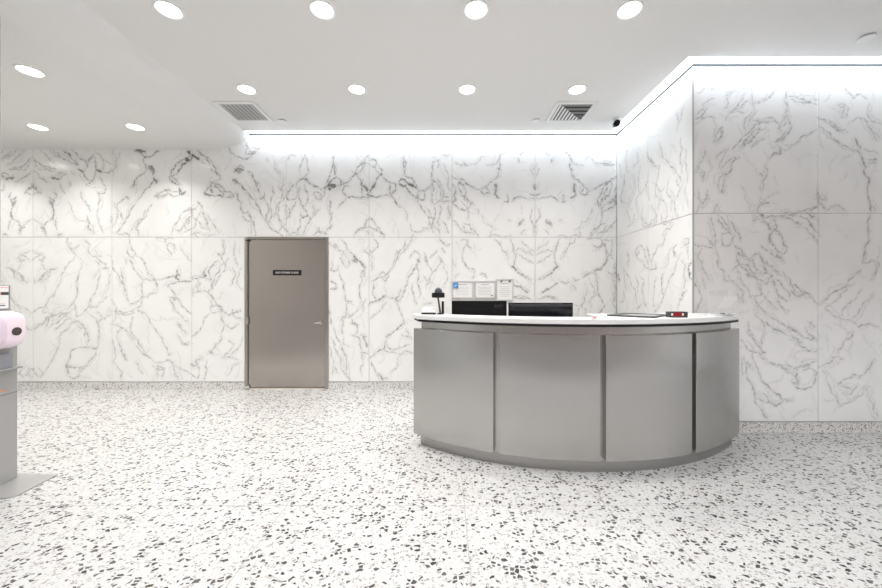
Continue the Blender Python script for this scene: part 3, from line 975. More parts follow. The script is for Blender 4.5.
2.0 .45 60,390 85,355 105,330
1.5 .4 25,265 80,300
2.2 .4 120,460 140,440 160,410
2.6 .35 70,480 100,490
1.8 .45 60,480 90,460 125,455
1.6 .4 10,430 40,420 60,400
1.6 .4 20,440 45,500 70,535 110,520 135,480
1.6 .4 75,500 100,505 120,480
1.6 .4 140,480 150,520 170,570
1.5 .4 45,400 80,410
@S 616 65 3.56
1.2 .35 215,170 225,200 215,235
1.2 .35 240,150 230,200
1.3 .4 40,290 35,330 45,380
1.2 .35 75,310 80,345 60,370
1.3 .45 110,310 130,345 155,360 150,400
2.0 .4 120,335 135,350
1.3 .45 155,280 165,320 190,355 215,385
1.3 .4 230,260 235,300 228,340 235,390
1.3 .45 30,390 25,440 15,470 30,490
1.2 .35 60,390 70,440 50,500
1.2 .4 85,360 80,420 90,460
1.2 .4 115,390 105,430 120,480
1.3 .4 150,400 140,440 160,480 150,520
1.3 .4 190,400 180,450 200,480 195,520
1.3 .4 215,410 230,440 215,480
1.6 .45 220,390 235,415
1.3 .4 95,510 90,545 110,575 135,565 140,540
1.3 .4 125,500 145,540 135,575
1.2 .35 160,460 180,510 170,560
1.2 .35 250,300 255,380 245,450 260,510
1.2 .35 200,450 210,500 225,550
1.2 .35 60,450 40,510 55,560
1.2 .35 100,440 70,480 80,540
1.2 .35 130,420 155,450 175,430
1.2 .35 10,350 20,400
@S 616 210 5.35
1.4 .4 135,30 150,70 180,85 190,55 215,40
1.2 .4 100,20 95,60 60,90
1.3 .4 240,20 245,60 290,70 305,40
1.3 .4 300,80 270,100 250,140
1.4 .45 160,215 140,195 110,210 105,240 120,270
1.6 .5 125,220 110,245
1.4 .45 165,190 175,230 185,280
1.4 .45 225,190 200,235 190,280
1.3 .4 150,220 165,270 175,290
1.4 .45 150,300 180,320 215,310 210,290
1.4 .4 230,185 250,190 260,160 270,120
1.3 .4 120,260 150,290 155,315
1.5 .5 325,185 305,210 310,240 325,250
2.0 .4 310,220 318,240
1.4 .45 365,160 390,155 385,180 360,190
2.6 .6 392,290 395,340 392,365
1.8 .5 395,285 410,280
1.8 .5 395,365 410,370
1.4 .45 350,270 365,330 370,380 350,430
1.3 .4 345,230 320,300 290,360 265,430
1.6 .5 250,340 245,380 245,430 255,460
1.4 .4 105,350 120,390 115,440
1.3 .4 60,220 70,260 65,300
1.6 .4 60,230 68,250
1.3 .4 40,310 45,370 60,430
1.3 .4 50,320 80,390 105,440 110,500
1.3 .4 130,360 150,380 140,420 150,490 165,515
1.3 .4 215,360 205,390 205,440 200,510
1.5 .45 150,500 158,515
1.5 .45 198,505 205,515
1.3 .4 330,530 340,480 360,450 380,430
2.0 .45 350,460 365,440
1.3 .4 40,430 45,470 25,490
1.3 .4 265,430 240,500 205,560
1.3 .4 110,530 140,500
1.2 .35 300,200 280,240 260,310
2.2 .5 12,340 18,380
1.5 .4 5,340 20,385
1.3 .35 385,190 390,260
'''
# ---------------------------------------------------------------- room dimensions
YB, YN, XS = 5.09, 3.53, 2.471          # back wall, right-hand wall, and the return wall between them
ZC, ZL, GAP = 3.638, 3.443, .145        # main ceiling, lowered ceiling at left, light slot width
XL, XR, YF = -8.0, 6.6, -.6             # far left wall, far right wall, glazed front
WLX, WLY = -3.30, 2.64                  # near-left wall corner

def wall_uv(face, px, py):
    """a point of the figure seen in a wall of the room -> that wall's own (u, z) in metres"""
    if face == 'B': d = YB
    elif face == 'N': d = YN
    else: d = XS * F_PX / max(px - CX, 1.0)
    z = EYE - (py - CY) * d / F_PX
    return (d if face == 'S' else (px - CX) * d / F_PX), z

CR = np.random.default_rng(77)
def parse_veins():
    out = {'B': [], 'N': [], 'S': []}
    face = None
    for line in VEINS.strip().splitlines():
        if line.startswith('@'):
            t = line[1:].split(); face, ox, oy, sc = t[0], float(t[1]), float(t[2]), float(t[3])
            mir = float(t[4][1:]) if len(t) > 4 else None
            continue
        t = line.split(); w, d = float(t[0]), float(t[1])
        pts = [tuple(float(q) for q in p.split(',')) for p in t[2:]]
        sets = [(pts, False)] + ([([(2 * mir - x, y) for x, y in pts], True)] if mir is not None else [])
        for ps, mirrored in sets:
            pp = [(ox + x / sc, oy + y / sc) for x, y in ps]
            if face == 'N' and mirrored and min(p[0] for p in pp) < 884: continue
            k = (YB if face == 'B' else YN if face == 'N' else 4.2) / F_PX
            W_ = [wall_uv(face, *p) for p in pp]
            for q in range(4):
                dx, dz = CR.normal(0, .019), CR.normal(0, .019)
                if CR.random() < .65 and len(W_) > 1:
                    a_ = int(CR.integers(0, max(1, len(W_) - 1)))
                    sub = W_[a_:a_ + 4]
                    if len(sub) > 1: out[face].append((.0035, d * CR.uniform(.35, .75), [(u + dx + CR.normal(0, .014), z + dz + CR.normal(0, .014)) for u, z in sub]))
            if face == 'S': d = min(1, d * 1.35)
            out[face].append((w * k * .60, d, [wall_uv(face, *p) for p in pp]))
    return out

def rough_line(pts, rng, amp=.10):
    pts = [np.array(p) for p in pts]
    for _ in range(3):
        new = [pts[0]]
        for a, b in zip(pts[:-1], pts[1:]):
            L = np.linalg.norm(b - a); n = np.array((-(b - a)[1], (b - a)[0]))
            m = (a + b) / 2 + n * rng.normal(0, amp)
            new += [m, b] if L > .012 else [b]
        pts = new
    return pts

def raster(veins, u0, u1, z0, z1, step, seed):
    nu, nz = int(round((u1 - u0) / step)) + 1, int(round((z1 - z0) / step)) + 1
    U = np.linspace(u0, u1, nu); Z = np.linspace(z0, z1, nz)
    A = np.zeros((nz, nu), np.float32)
    for vi, (w, d, pts) in enumerate(veins):
        rng = np.random.default_rng(seed + vi)
        pl = rough_line(pts, rng)
        n = len(pl) - 1
        ph = rng.uniform(0, 6.28, 3)
        for i in range(n):
            a, b = pl[i], pl[i + 1]
            s = (i + .5) / n
            mod = 1 + .35 * math.sin(9 * s + ph[0]) + .25 * math.sin(23 * s + ph[1])
            ends = min(1, .35 + 4 * s, .35 + 4 * (1 - s))
            hw = max(.0022, .5 * w * mod * ends)
            pad = hw * 3.2 + .02
            i0, i1 = np.searchsorted(U, (min(a[0], b[0]) - pad, max(a[0], b[0]) + pad))
            j0, j1 = np.searchsorted(Z, (min(a[1], b[1]) - pad, max(a[1], b[1]) + pad))
            if i0 >= i1 or j0 >= j1: continue
            uu, zz = np.meshgrid(U[i0:i1], Z[j0:j1])
            e = b - a; l2 = float(e @ e) + 1e-9
            t = np.clip(((uu - a[0]) * e[0] + (zz - a[1]) * e[1]) / l2, 0, 1)
            dist = np.hypot(uu - a[0] - t * e[0], zz - a[1] - t * e[1])
            core = d * (.8 + .35 * math.sin(31 * s + ph[2])) * np.clip((hw + .0045 - dist) / .0065, 0, 1)
            halo = d * .20 * np.clip(1 - dist / (hw * 3.2 + .016), 0, 1)
            sub = A[j0:j1, i0:i1]
            np.maximum(sub, np.maximum(core, halo).astype(np.float32), out=sub)
    return U, Z, A

def filler(rng, u0, u1, z0, z1, n, slope):
    """faint hairlines running with the slab's grain"""
    out = []
    for _ in range(n):
        u, z = rng.uniform(u0, u1), rng.uniform(z0, z1)
        a = slope * (1 if rng.random() < .5 else -1) + rng.normal(0, .35); L = rng.uniform(.08, .3)
        pts = [(u, z)]
        for k in range(3):
            a += rng.normal(0, .45); u += L / 3 * math.cos(a); z += L / 3 * math.sin(a); pts.append((u, z))
        out.append((.007, rng.uniform(.10, .26), pts))
    return out

VN = parse_veins()
def marble_wall(name, face, seams, rows, step, backing, cut=None, seed=1):
    """polished slabs with open joints on a grey backing; each slab is a fine grid carrying its figure"""
    V, Fc, A = [], [], []
    base = 0
    rng = np.random.default_rng(seed)
    lines = VN[face]
    rects = []
    for r, (z0, z1) in enumerate(rows):
        for c in range(len(seams) - 1):
            u0, u1 = seams[c], seams[c + 1]
            if cut and z0 < cut[2] - .05:
                if u1 > cut[0] and u0 < cut[1]:
                    if u0 < cut[0]: rects.append((u0, cut[0], z0, z1))
                    if u1 > cut[1]: rects.append((cut[1], u1, z0, z1))
                    continue
            rects.append((u0, u1, z0, z1))
    for (u0, u1, z0, z1) in rects:
        g = .0028
        near = [l for l in lines if min(p[0] for p in l[2]) < u1 + .02 and max(p[0] for p in l[2]) > u0 - .02
                and min(p[1] for p in l[2]) < z1 + .02 and max(p[1] for p in l[2]) > z0 - .02]
        near = near + filler(rng, u0, u1, z0, z1, int(16 * (u1 - u0) * (z1 - z0)), 1.0)
        U, Z, a = raster(near, u0 + g, u1 - g, z0 + g, z1 - g, step if u1 > -6.6 and u0 < 4.9 else .03, seed * 1000)
        nu, nz = len(U), len(Z)
        uu, zz = np.meshgrid(U, Z)
        # front grid plus a skirt ring 12 mm deep
        if face == 'S': P = np.stack([np.full_like(uu, XS), uu, zz], -1).reshape(-1, 3)
        else: P = np.stack([uu, np.full_like(uu, YB if face == 'B' else YN), zz], -1).reshape(-1, 3)
        idx = np.arange(nu * nz).reshape(nz, nu)
        q = np.stack([idx[:-1, :-1], idx[:-1, 1:], idx[1:, 1:], idx[1:, :-1]], -1).reshape(-1, 4)
        if face == 'S': q = q[:, ::-1]
        ring = np.concatenate([idx[0, :-1], idx[:-1, -1], idx[-1, :0:-1], idx[:0:-1, 0]])
        R = P[ring].copy(); R[:, 0 if face == 'S' else 1] += .012
        n = len(ring); rid = nu * nz + np.arange(n)
        rq = np.stack([ring, rid, np.roll(rid, -1), np.roll(ring, -1)], -1)
        if face == 'S': rq = rq[:, ::-1]
        V += [P, R]; Fc += [q + base, rq + base]; A += [a.reshape(-1), a.reshape(-1)[ring]]
        base += nu * nz + n
    bx = MB(); [bx.box(*b) for b in backing]
    bv = np.array(bx.v); bf = np.array(bx.f)
    V.append(bv); A.append(np.zeros(len(bv), np.float32)); nb = len(bf); Fc.append(bf + base)
    V = np.concatenate(V); Fc = np.concatenate(Fc); A = np.concatenate(A)
    me = bpy.data.meshes.new(name)
    me.vertices.add(len(V)); me.vertices.foreach_set('co', V.astype(np.float32).ravel())
    me.loops.add(Fc.size); me.loops.foreach_set('vertex_index', Fc.astype(np.int32).ravel())
    me.polygons.add(len(Fc)); me.polygons.foreach_set('loop_start', np.arange(0, Fc.size, 4, dtype=np.int32))
    mi = np.zeros(len(Fc), np.int32); mi[-nb:] = 1
    me.materials.append(M['marble']); me.materials.append(M['grout'])
    me.polygons.foreach_set('material_index', mi)
    me.update(calc_edges=True); me.validate()
    at = me.attributes.new('vein', 'FLOAT', 'POINT'); at.data.foreach_set('value', A.astype(np.float32))
    o = bpy.data.objects.new(name, me); COL.objects.link(o)
    return struct(o)

def bx_(p): return (p - CX) * YB / F_PX
DX0, DX1, DZ = bx_(245), bx_(328.3), 2.178          # door opening
SK = .104                                           # skirting height
bs = [XL, bx_(-46), bx_(33), bx_(112), bx_(191.6), bx_(286), bx_(369), bx_(452), bx_(535), XS]
# back wall (the lowered ceiling hides the slabs' top at left)
marble_wall('wall_back', 'B', bs, [(SK, 2.178), (2.178, ZC)],   .0074,
            [(XL - .2, XS + .3, YB + .008, YB + .25, DZ, 4.0), (XL - .2, DX0 - .0, YB + .008, YB + .25, 0, DZ), (DX1, XS + .3, YB + .008, YB + .25, 0, DZ)],
            cut=(DX0, DX1, DZ), seed=3)
marble_wall('wall_right', 'N', [XS, 3.714, 4.955, XR], [(SK, 2.176), (2.176, ZC)], .0074,
            [(XS + .2, XR + .2, YN + .008, YN + .25, 0, 4.0)], seed=5)
marble_wall('wall_return', 'S', [YN, 4.31, YB], [(SK, 2.176), (2.176, ZC)], .008,
            [(XS + .008, XS + .2, YN + .008, YB + .008, 0, 4.0)], seed=8)

# wall above the slabs inside the light slot
struct(MB().box(-2.83, XS, YB - .004, YB + .008, ZC + .025, 3.95).build('trim_1', M['cove_paint']))
struct(MB().box(XS - .004, XS + .008, YN, YB, ZC + .025, 3.95).build('trim_2', M['cove_paint']))
struct(MB().box(XS, XR, YN - .004, YN + .008, ZC + .025, 3.95).build('trim_3', M['cove_paint']))
# dark shadow-gap line capping the slabs
struct(MB().box(-2.83, XS, YB - .004, YB + .008, ZC, ZC + .025).build('trim_4', M['dark_line']))
struct(MB().box(XS - .004, XS + .008, YN - .004, YB, ZC, ZC + .025).build('trim_5', M['dark_line']))
struct(MB().box(XS, XR, YN - .004, YN + .008, ZC, ZC + .025).build('trim_6', M['dark_line']))
# slim metal corner bead where the two right-hand walls meet
struct(MB().box(XS - .006, XS + .006, YN - .006, YN + .006, SK, ZC).build('trim_7', M['grout']))
# skirtings
sk = MB().box(XL, DX0, YB - .003, YB + .02, 0, SK - .006).box(DX1, XS, YB - .003, YB + .02, 0, SK - .006)
struct(sk.build('baseboard_back', M['terrazzo_strip']))
struct(MB().box(XS - .003, XS + .02, YN, YB, 0, SK - .006).build('baseboard_return', M['terrazzo_strip']))
struct(MB().box(XS, XR, YN - .003, YN + .02, 0, SK - .006).build('baseboard_right', M['terrazzo_strip']))
# near-left wall block, far left and far right walls
WL = speckle(mat('left_wall_stone', (.62, .615, .60), .3), (.62, .615, .60), 2.5, .8, (.5, .495, .485))
struct(MB().box(XL, WLX, YF, WLY, 0, ZL).build('wall_left', WL))
struct(MB().box(XL - .2, XL, WLY - .2, YB + .2, 0, ZL).build('wall_far_left', M['paint']))
struct(MB().box(XR, XR + .2, YF, YN + .2, 0, 4.0).build('wall_far_right', M['paint']))
# floor
struct(MB().box(XL, XR + .2, YF - .2, YB + .05, -.12, 0).build('floor', M['terrazzo']))
# ceiling: main slab, return over the slot, lowered part and the curved fold between them
ce = MB()
XE = -2.80
ce.box(XE, XS - GAP, YF - .2, YB - GAP, ZC, ZC + .07)
ce.box(XS - GAP, XR + .2, YF - .2, YN - GAP, ZC, ZC + .07)
ce.box(XE - .3, XR + .2, YF - .2, YB + .25, 3.95, 4.02)
ce.box(XL - .2, -3.29, YF - .2, YB + .1, ZL, ZL + .5)
prof = [(-3.29, ZL), (-3.22, ZL + .004), (-3.13, ZL + .022), (-3.03, ZL + .058), (-2.94, ZL + .095), (-2.88, ZL + .122), (-2.835, ZL + .155), (XE, ZC)]
top = [(XE, 3.95), (-3.29, 3.95)]
pr = prof + top; n = len(pr)
ce.add([(x, YF - .2, z) for x, z in pr] + [(x, YB + .005, z) for x, z in pr],
       [list(range(n)), list(range(n, 2 * n))[::-1]] + [[i, i + n, (i + 1) % n + n, (i + 1) % n] for i in range(n)])
struct(ce.build('ceiling', M['paint']))
# glazed street front behind the viewpoint: mullions, header, sill
fr = MB()
for x in (-3.2, -1.6, .0, 1.6, 3.2, 4.8, 6.5): fr.box(x - .04, x + .04, YF - .1, YF, 0, ZC)
fr.box(-3.3, XR, YF - .1, YF, 0, .12); fr.box(-3.3, XR, YF - .1, YF, 2.55, 2.65); fr.box(-3.3, XR, YF - .1, YF, 3.5, ZC)
struct(fr.build('window_1', M['frame_steel']))
struct(MB().box(-16, 16, -14, YF - .2, -.14, -.06).build('ground_street', M['pavement']))  # unseen street ground, kept dark for the reflections in the steel
struct(MB().box(-16, 16, -8.5, -7.5, -.1, 6.5).build('wall_street_added', M['brick']))  # unseen building, added close and dark to darken the steel's reflections
# ---------------------------------------------------------------- ceiling fixtures
def downlight(x, y, z, label, group='round ceiling downlights'):
    t = thing('downlight', (x, y, z), label, 'ceiling light', group)
    MB().lathe((x, y, z), [(.080, .004), (.083, -.004), (.090, -.0085), (.102, -.006), (.105, 0)], 48).build('trim_ring', M['white'], t)
    MB().lathe((x, y, z), [(0.0005, -.003), (.05, -.003), (.0815, -.001), (.0815, .0)], 48).build('lens', M['lens'], t)
    return t
XD = [-2.19, -.97, .25, 1.47]
ordn = ['leftmost', 'second from left', 'third from left', 'rightmost']
for i, x in enumerate(XD):
    downlight(x, 3.93, ZC, f'{ordn[i]} round downlight of the higher ceiling row nearer the back wall')
for i, x in enumerate(XD):
    downlight(x, 2.82, ZC, f'{ordn[i]} round downlight of the front row at the top picture edge')
downlight(-5.05, 4.41, ZL, 'flat-looking round downlight in the lowered ceiling, far left beside the back wall')
downlight(-3.84, 4.41, ZL, 'round downlight in the lowered ceiling by the wall, nearest the left air vent')
downlight(-3.84, 3.29, ZL, 'large downlight in the lowered ceiling at the left picture edge, nearest the viewer')

cl_ = bpy.data.objects['ceiling']
for x, y in ((-5.05, 3.29), (-6.26, 3.29), (-6.26, 4.41)):      # unseen lamps continuing the row, added to brighten the left wall
    q = MB().lathe((x, y, ZL), [(.0005, -.003), (.05, -.003), (.080, -.003), (.083, -.004), (.090, -.0085), (.102, -.006), (.105, 0)], 40).build('unseen_lamp', M['lens'], cl_)
    q['centre'] = (x, y, ZL)
def vent(x0, y0, label, split):
    S = .49; x1, y1 = x0 + S, y0 + S; z = ZC
    t = thing('air_vent', (x0 + S / 2, y0 + S / 2, z), label, 'air vent', 'square ceiling air vents')
    b = .045
    fm = MB()
    def ring(o0, o1, z0, z1):
        fm.box(x0 + o0, x1 - o0, y0 + o0, y0 + o1, z0, z1); fm.box(x0 + o0, x1 - o0, y1 - o1, y1 - o0, z0, z1)
        fm.box(x0 + o0, x0 + o1, y0 + o1, y1 - o1, z0, z1); fm.box(x1 - o1, x1 - o0, y0 + o1, y1 - o1, z0, z1)
    ring(0, b, z - .012, z)
    fm.build('frame', M['white'], t, bevel=.003)
    MB().box(x0 + b, x1 - b, y0 + b, y1 - b, z - .002, z - .0005).build('backing', M['dark_grey'] if split else M['vent_grey'], t)
    X0, X1, Y0, Y1 = x0 + b, x1 - b, y0 + b, y1 - b
    n = 9 if split else 8
    w = (X1 - X0) / n
    lean = .55
    for k in range(n):
        u = X0 + (k + .5) * w
        s = MB()
        tlt = .011 if split else .014
        yn0 = Y0
        yn1 = Y0 + (Y1 - Y0) * 1.0
        if split:                                    # louvres cut on the diagonal: depth-wise ones at left, cross-wise ones beyond
            yn1 = Y1; yn0 = Y0 + (k + .3) * w
        vs = [(u - tlt, yn0, z - .003), (u + tlt * .4, yn0, z - .016), (u + tlt * .4 + .003, yn0, z - .015), (u - tlt + .003, yn0, z - .002)]
        vs += [(a, yn1, c) for a, _, c in vs]
        s.add(vs, [(0, 1, 2, 3), (7, 6, 5, 4), (0, 4, 5, 1), (1, 5, 6, 2), (2, 6, 7, 3), (3, 7, 4, 0)])
        s.build('louvre', M['white'], t)
    if split:
        for k in range(6):
            v = Y0 + (k + .6) * w
            s = MB(); xa = X0 + (k + .9) * w
            vs = [(xa, v - .004, z - .003), (xa, v + .010, z - .016), (xa, v + .013, z - .015), (xa, v - .001, z - .002)]
            vs += [(X1, b_, c) for _, b_, c in vs]
            s.add(vs, [(0, 1, 2, 3), (7, 6, 5, 4), (0, 4, 5, 1), (1, 5, 6, 2), (2, 6, 7, 3), (3, 7, 4, 0)])
            s.build('louvre', M['dark_grey'] if k % 2 else M['mid_grey'], t)  # cross-wise louvres coloured dark for the shade on faces turned away
    return t
vent(-2.735, 4.175, 'pale square air vent with straight louvres above the steel door', False)
vent(1.325, 4.18, 'dark-slotted square air vent with diagonally split louvres above the reception desk', True)

for x, y, lab in ((-2.12, 4.65, 'small round sprinkler cover plate beside the left air vent'),
                  (1.19, 4.64, 'small round sprinkler cover plate just left of the dark-slotted air vent'),
                  (3.71, 3.12, 'round sprinkler cover plate near the right picture edge, in front of the right wall')):
    t = thing('sprinkler_cover', (x, y, ZC), lab, 'sprinkler cover', 'concealed sprinkler covers')
    MB().lathe((x, y, ZC), [(.0005, -.016), (.052, -.015), (.056, -.012), (.056, -.010)], 40).build('cover_plate', M['white'], t)
    MB().lathe((x, y, ZC), [(.030, -.011), (.042, -.011), (.045, 0)], 40).build('collar', M['mid_grey'], t)

t = thing('security_camera', (2.235, 4.62, ZC), 'small dark camera on a white ceiling mount in the corner by the light slot', 'security camera')
MB().lathe((2.245, 4.62, ZC), [(.0005, -.028), (.045, -.026), (.052, -.015), (.054, 0)], 32).build('mount', M['white'], t)
MB().tube((2.245, 4.66, ZC - .050), (2.205, 4.53, ZC - .088), .036, .040, 28).build('housing', M['black'], t, bevel=.004)
MB().tube((2.2055, 4.5316, ZC - .0876), (2.2025, 4.5218, ZC - .0905), .026, .024, 24).build('camera_lens', M['black_gloss'], t)
MB().tube((2.245, 4.63, ZC - .027), (2.24, 4.64, ZC - .055), .013, .013, 16).build('bracket', M['white'], t)

# ---------------------------------------------------------------- steel exit door in the back wall
dm = (DX0 + DX1) / 2
d = thing('door_1', (dm, YB, 0), 'plain brushed steel exit door with a black sign, set in the marble back wall', 'door')
d['kind'] = 'structure'
fw = .042
f = MB().box(DX0, DX0 + fw, YB - .014, YB + .10, 0, DZ).box(DX1 - fw, DX1, YB - .014, YB + .10, 0, DZ).box(DX0 + fw, DX1 - fw, YB - .014, YB + .10, DZ - .032, DZ)
f.build('door_frame', M['frame_steel'], d, bevel=.003)
LX0, LX1 = DX0 + fw + .006, DX1 - fw - .006
MB().box(LX0, LX1, YB + .004, YB + .05, .022, DZ - .038).build('door_leaf', M['door_steel'], d, bevel=.002)
MB().box(DX0 + fw, DX1 - fw, YB - .004, YB + .12, .0005, .010).build('door_gap_light', M['sill'], d)  # pale strip painted as the light in the gap below the leaf
MB().box(DX0, DX1, YB + .10, YB + .12, 0, DZ).build('door_back', M['black'], d)
kx, kz = bx_(319.5), .955
kb = MB().tube((kx + .012, YB + .004, kz), (kx + .012, YB - .006, kz), .026, .024, 24).tube((kx + .012, YB - .005, kz), (kx + .012, YB - .045, kz), .010, .010, 16)
kb.tube((kx + .016, YB - .045, kz + .002), (kx - .055, YB - .048, kz - .006), .012, .010, 16)
kb.build('door_handle', M['chrome'], d)
for z0, z1 in ((.93, 1.03), ):
    MB().tube((DX0 + fw + .002, YB - .016, z0), (DX0 + fw + .002, YB - .016, z1), .013, .013, 16).build('hinge', M['chrome'], d)
MB().box(DX0 + .012, DX0 + .075, YB - .026, YB - .005, .018, .045).tube((DX0 + .055, YB - .016, .040), (DX0 + .055, YB - .016, .062), .010).build('pivot', M['chrome'], d)
MB().box(DX0 + .018, DX0 + .070, YB - .024, YB - .005, DZ - .058, DZ - .040).build('pivot', M['dark_grey'], d)
s0, s1 = bx_(273), bx_(301.3)
sg = MB().box(s0, s1, YB - .004, YB + .004, 1.632, 1.708).build('door_sign', M['black'], d, bevel=.003)
tx = text('sign_lettering', 'EXIT-STAND CLEAR', .037, ((s0 + s1) / 2, YB - .0052, 1.669), FACE_CAM, M['letters'], d)
tx.parent = sg; tx.matrix_parent_inverse = sg.matrix_world.inverted()

# ---------------------------------------------------------------- certificates on the back wall
def lines_block(mb, x0, x1, zs, y, h=.0055, rng=None):
    for k, z in enumerate(zs):
        r = random.random() * .35 if rng else 0
        mb.box(x0 + (x1 - x0) * r * .5, x1 - (x1 - x0) * r * .5, y - .0004, y, z, z + h)
def certificate(px0, px1, py0, py1, label, sticker=False, clips=False, seal=False):
    def X(p): return (p - CX) * (YB - .02) / F_PX
    def Z(p): return EYE - (p - CY) * (YB - .02) / F_PX
    x0, x1, z1, z0 = X(px0), X(px1), Z(py0), Z(py1)
    t = thing('framed_certificate', ((x0 + x1) / 2, YB, z0), label, 'certificate', 'framed certificates on the back wall')
    b = .017
    fr = MB().box(x0, x1, YB - .022, YB - .002, z0, z0 + b).box(x0, x1, YB - .022, YB - .002, z1 - b, z1)
    fr.box(x0, x0 + b, YB - .022, YB - .002, z0 + b, z1 - b).box(x1 - b, x1, YB - .022, YB - .002, z0 + b, z1 - b)
    fr.build('frame', M['pale_grey'], t, bevel=.003)
    pp = MB().box(x0 + b, x1 - b, YB - .012, YB - .002, z0 + b, z1 - b).build('paper', M['paper'], t)
    ln = MB(); w = x1 - x0; h = z1 - z0
    lines_block(ln, x0 + .3 * w, x1 - .3 * w, [z1 - .24 * h], YB - .0122, .010)
    lines_block(ln, x0 + .16 * w, x1 - .16 * w, [z1 - (.38 + .085 * k) * h for k in range(6)], YB - .0122, .004, True)
    l = ln.build('printed_lines', M['ink'], t); l.parent = pp; l.matrix_parent_inverse = pp.matrix_world.inverted()
    if sticker:
        sx, sz = X(453.2), Z(288.0)
        MB().box(sx, sx + .070, YB - .0255, YB - .0222, sz, sz + .072).build('blue_sticker', M['blue'], t)
        k = MB().box(sx + .014, sx + .034, YB - .0262, YB - .0256, sz + .022, sz + .034).box(sx + .030, sx + .054, YB - .0262, YB - .0256, sz + .034, sz + .048)
        k.build('sticker_mark', M['letters'], t)
    if clips:
        for px in (501.3, 509.7):
            MB().tube((X(px), YB - .030, Z(281.2)), (X(px), YB - .020, Z(281.2)), .013, .013, 16).build('mounting_stud', M['dark_grey'], t)
    if seal:
        MB().box(x1 - .065, x1 - .030, YB - .0140, YB - .0122, z0 + .030, z0 + .048).build('seal', M['mid_grey'], t)
certificate(452, 473.2, 280.6, 298.3, 'framed certificate with a bright blue square sticker on its corner', sticker=True)
certificate(474.8, 495.4, 280.6, 298.3, 'framed landscape certificate, the middle one of three above the left monitor', seal=True)
certificate(496.2, 513.4, 278.6, 300.6, 'taller portrait certificate held by two dark studs, rightmost of the three', clips=True)

# ---------------------------------------------------------------- reception desk
DC = (1.21, 5.02)
def arc(R, a0, a1, n, c=DC): return [(c[0] + R * math.sin(math.radians(a0 + (a1 - a0) * i / n)), c[1] - R * math.cos(math.radians(a0 + (a1 - a0) * i / n))) for i in range(n + 1)]
dk = thing('reception_desk', (DC[0], 2.9, 0), 'curved brushed steel reception desk with four raised panels and white counter', 'reception desk')
YE = 3.40
def footprint(Ro, a, grow=0.0, flare=0.0):
    """front arc, straight returns, and a back edge that is deeper on the right-hand side"""
    o = arc(Ro, -a - flare * 10, a - flare * 10, 72)
    R1, R2 = 2.13 - grow, 1.72 - grow
    a2 = math.degrees(math.acos((DC[1] - YE) / R2)); a1 = math.degrees(math.acos((DC[1] - YE) / R1))
    return o + [(o[-1][0], YE)] + arc(R2, a2, 4, 18) + arc(R1, 2.5, -a1, 36) + [(o[0][0] - flare, YE)]
MB().prism(footprint(2.26, 39.0), .0, 1.130, True).build('body', M['desk_steel'], dk)
MB().prism(arc(2.268, -39.0, 39.0, 72) + arc(2.20, 39.0, -39.0, 72), 0, .092, True).build('plinth', M['shaded_plinth_steel'], dk)
for k in range(4):
    a0, a1 = -40.25 + 20.125 * k, -40.25 + 20.125 * (k + 1)
    a0 += 0 if k == 0 else .58; a1 -= 0 if k == 3 else .58
    p = arc(2.312, a0, a1, 20) + arc(2.262, a1, a0, 20)
    MB().prism(p, .100, 1.064, True).build('front_panel', M['desk_steel'], dk, bevel=.003)
MB().prism(footprint(2.332, 37.7, .005, .055), 1.130, 1.150, True).build('shadow_gap_strip', M['black'], dk)  # black strip drawn for the shadow gap under the counter
MB().prism(footprint(2.338, 37.9, .012, .06), 1.150, 1.192, True).build('countertop', M['stone'], dk, bevel=.006)
wt = arc(1.715, -33, 33, 40)
MB().prism(wt + [(wt[-1][0], 4.02), (wt[0][0], 4.02)], .725, .755).build('worktop', M['stone'], dk)
for x in (wt[0][0] + .02, 1.19, wt[-1][0] - .06): MB().box(x, x + .04, 3.62, 3.98, 0, .725).build('support_panel', M['desk_steel'], dk)

# ---------------------------------------------------------------- monitors behind the counter
def monitor(x0, x1, y, ztop, h, label, glossy):
    xm = (x0 + x1) / 2
    t = thing('computer_monitor', (xm, y, .755), label, 'computer monitor', 'monitors behind the counter')
    z0 = ztop - h
    MB().box(x0, x1, y - .018, y + .014, z0, ztop).build('housing', M['black_gloss'] if glossy else M['black'], t, bevel=.006)
    if glossy: MB().box(x0 + .012, x1 - .012, y - .021, y - .0182, ztop - .040, ztop - .012).build('top_highlight', M['dark_grey'], t, bevel=.002)  # paler band paints in the highlight along the glossy top
    else: MB().box(x0 + .004, x1 - .004, y - .024, y - .0182, z0 + .01, ztop - .085).build('rear_cover', M['black'], t, bevel=.004)
    MB().box(x0 + .012, x1 - .012, y + .0145, y + .0155, z0 + .02, ztop - .012).build('screen', M['black_gloss'], t)
    MB().box(xm - .03, xm + .03, y - .040, y - .019, .77, z0 + .16).build('stand_neck', M['black'], t, bevel=.004)
    MB().box(xm - .12, xm + .12, y - .10, y + .10, .755, .770).build('stand_base', M['black'], t, bevel=.005)
    if not glossy:
        text('maker_mark', 'acer', .058, (x1 - .085, y - .0188, ztop - .050), FACE_CAM, M['dark_grey'], t)
    return t
def at(px, y): return (px - CX) * y / F_PX
monitor(at(451.7, 3.75), at(506.5, 3.75), 3.75, EYE - 9.2 * 3.75 / F_PX, .36, 'matt black monitor seen from behind, directly under the certificates', False)
monitor(at(508.5, 3.65), at(572.5, 3.65), 3.65, EYE - 11.2 * 3.65 / F_PX, .34, 'glossy black monitor seen from behind, the right one of two on the desk', True)

# ---------------------------------------------------------------- things on the counter
ZT = 1.192
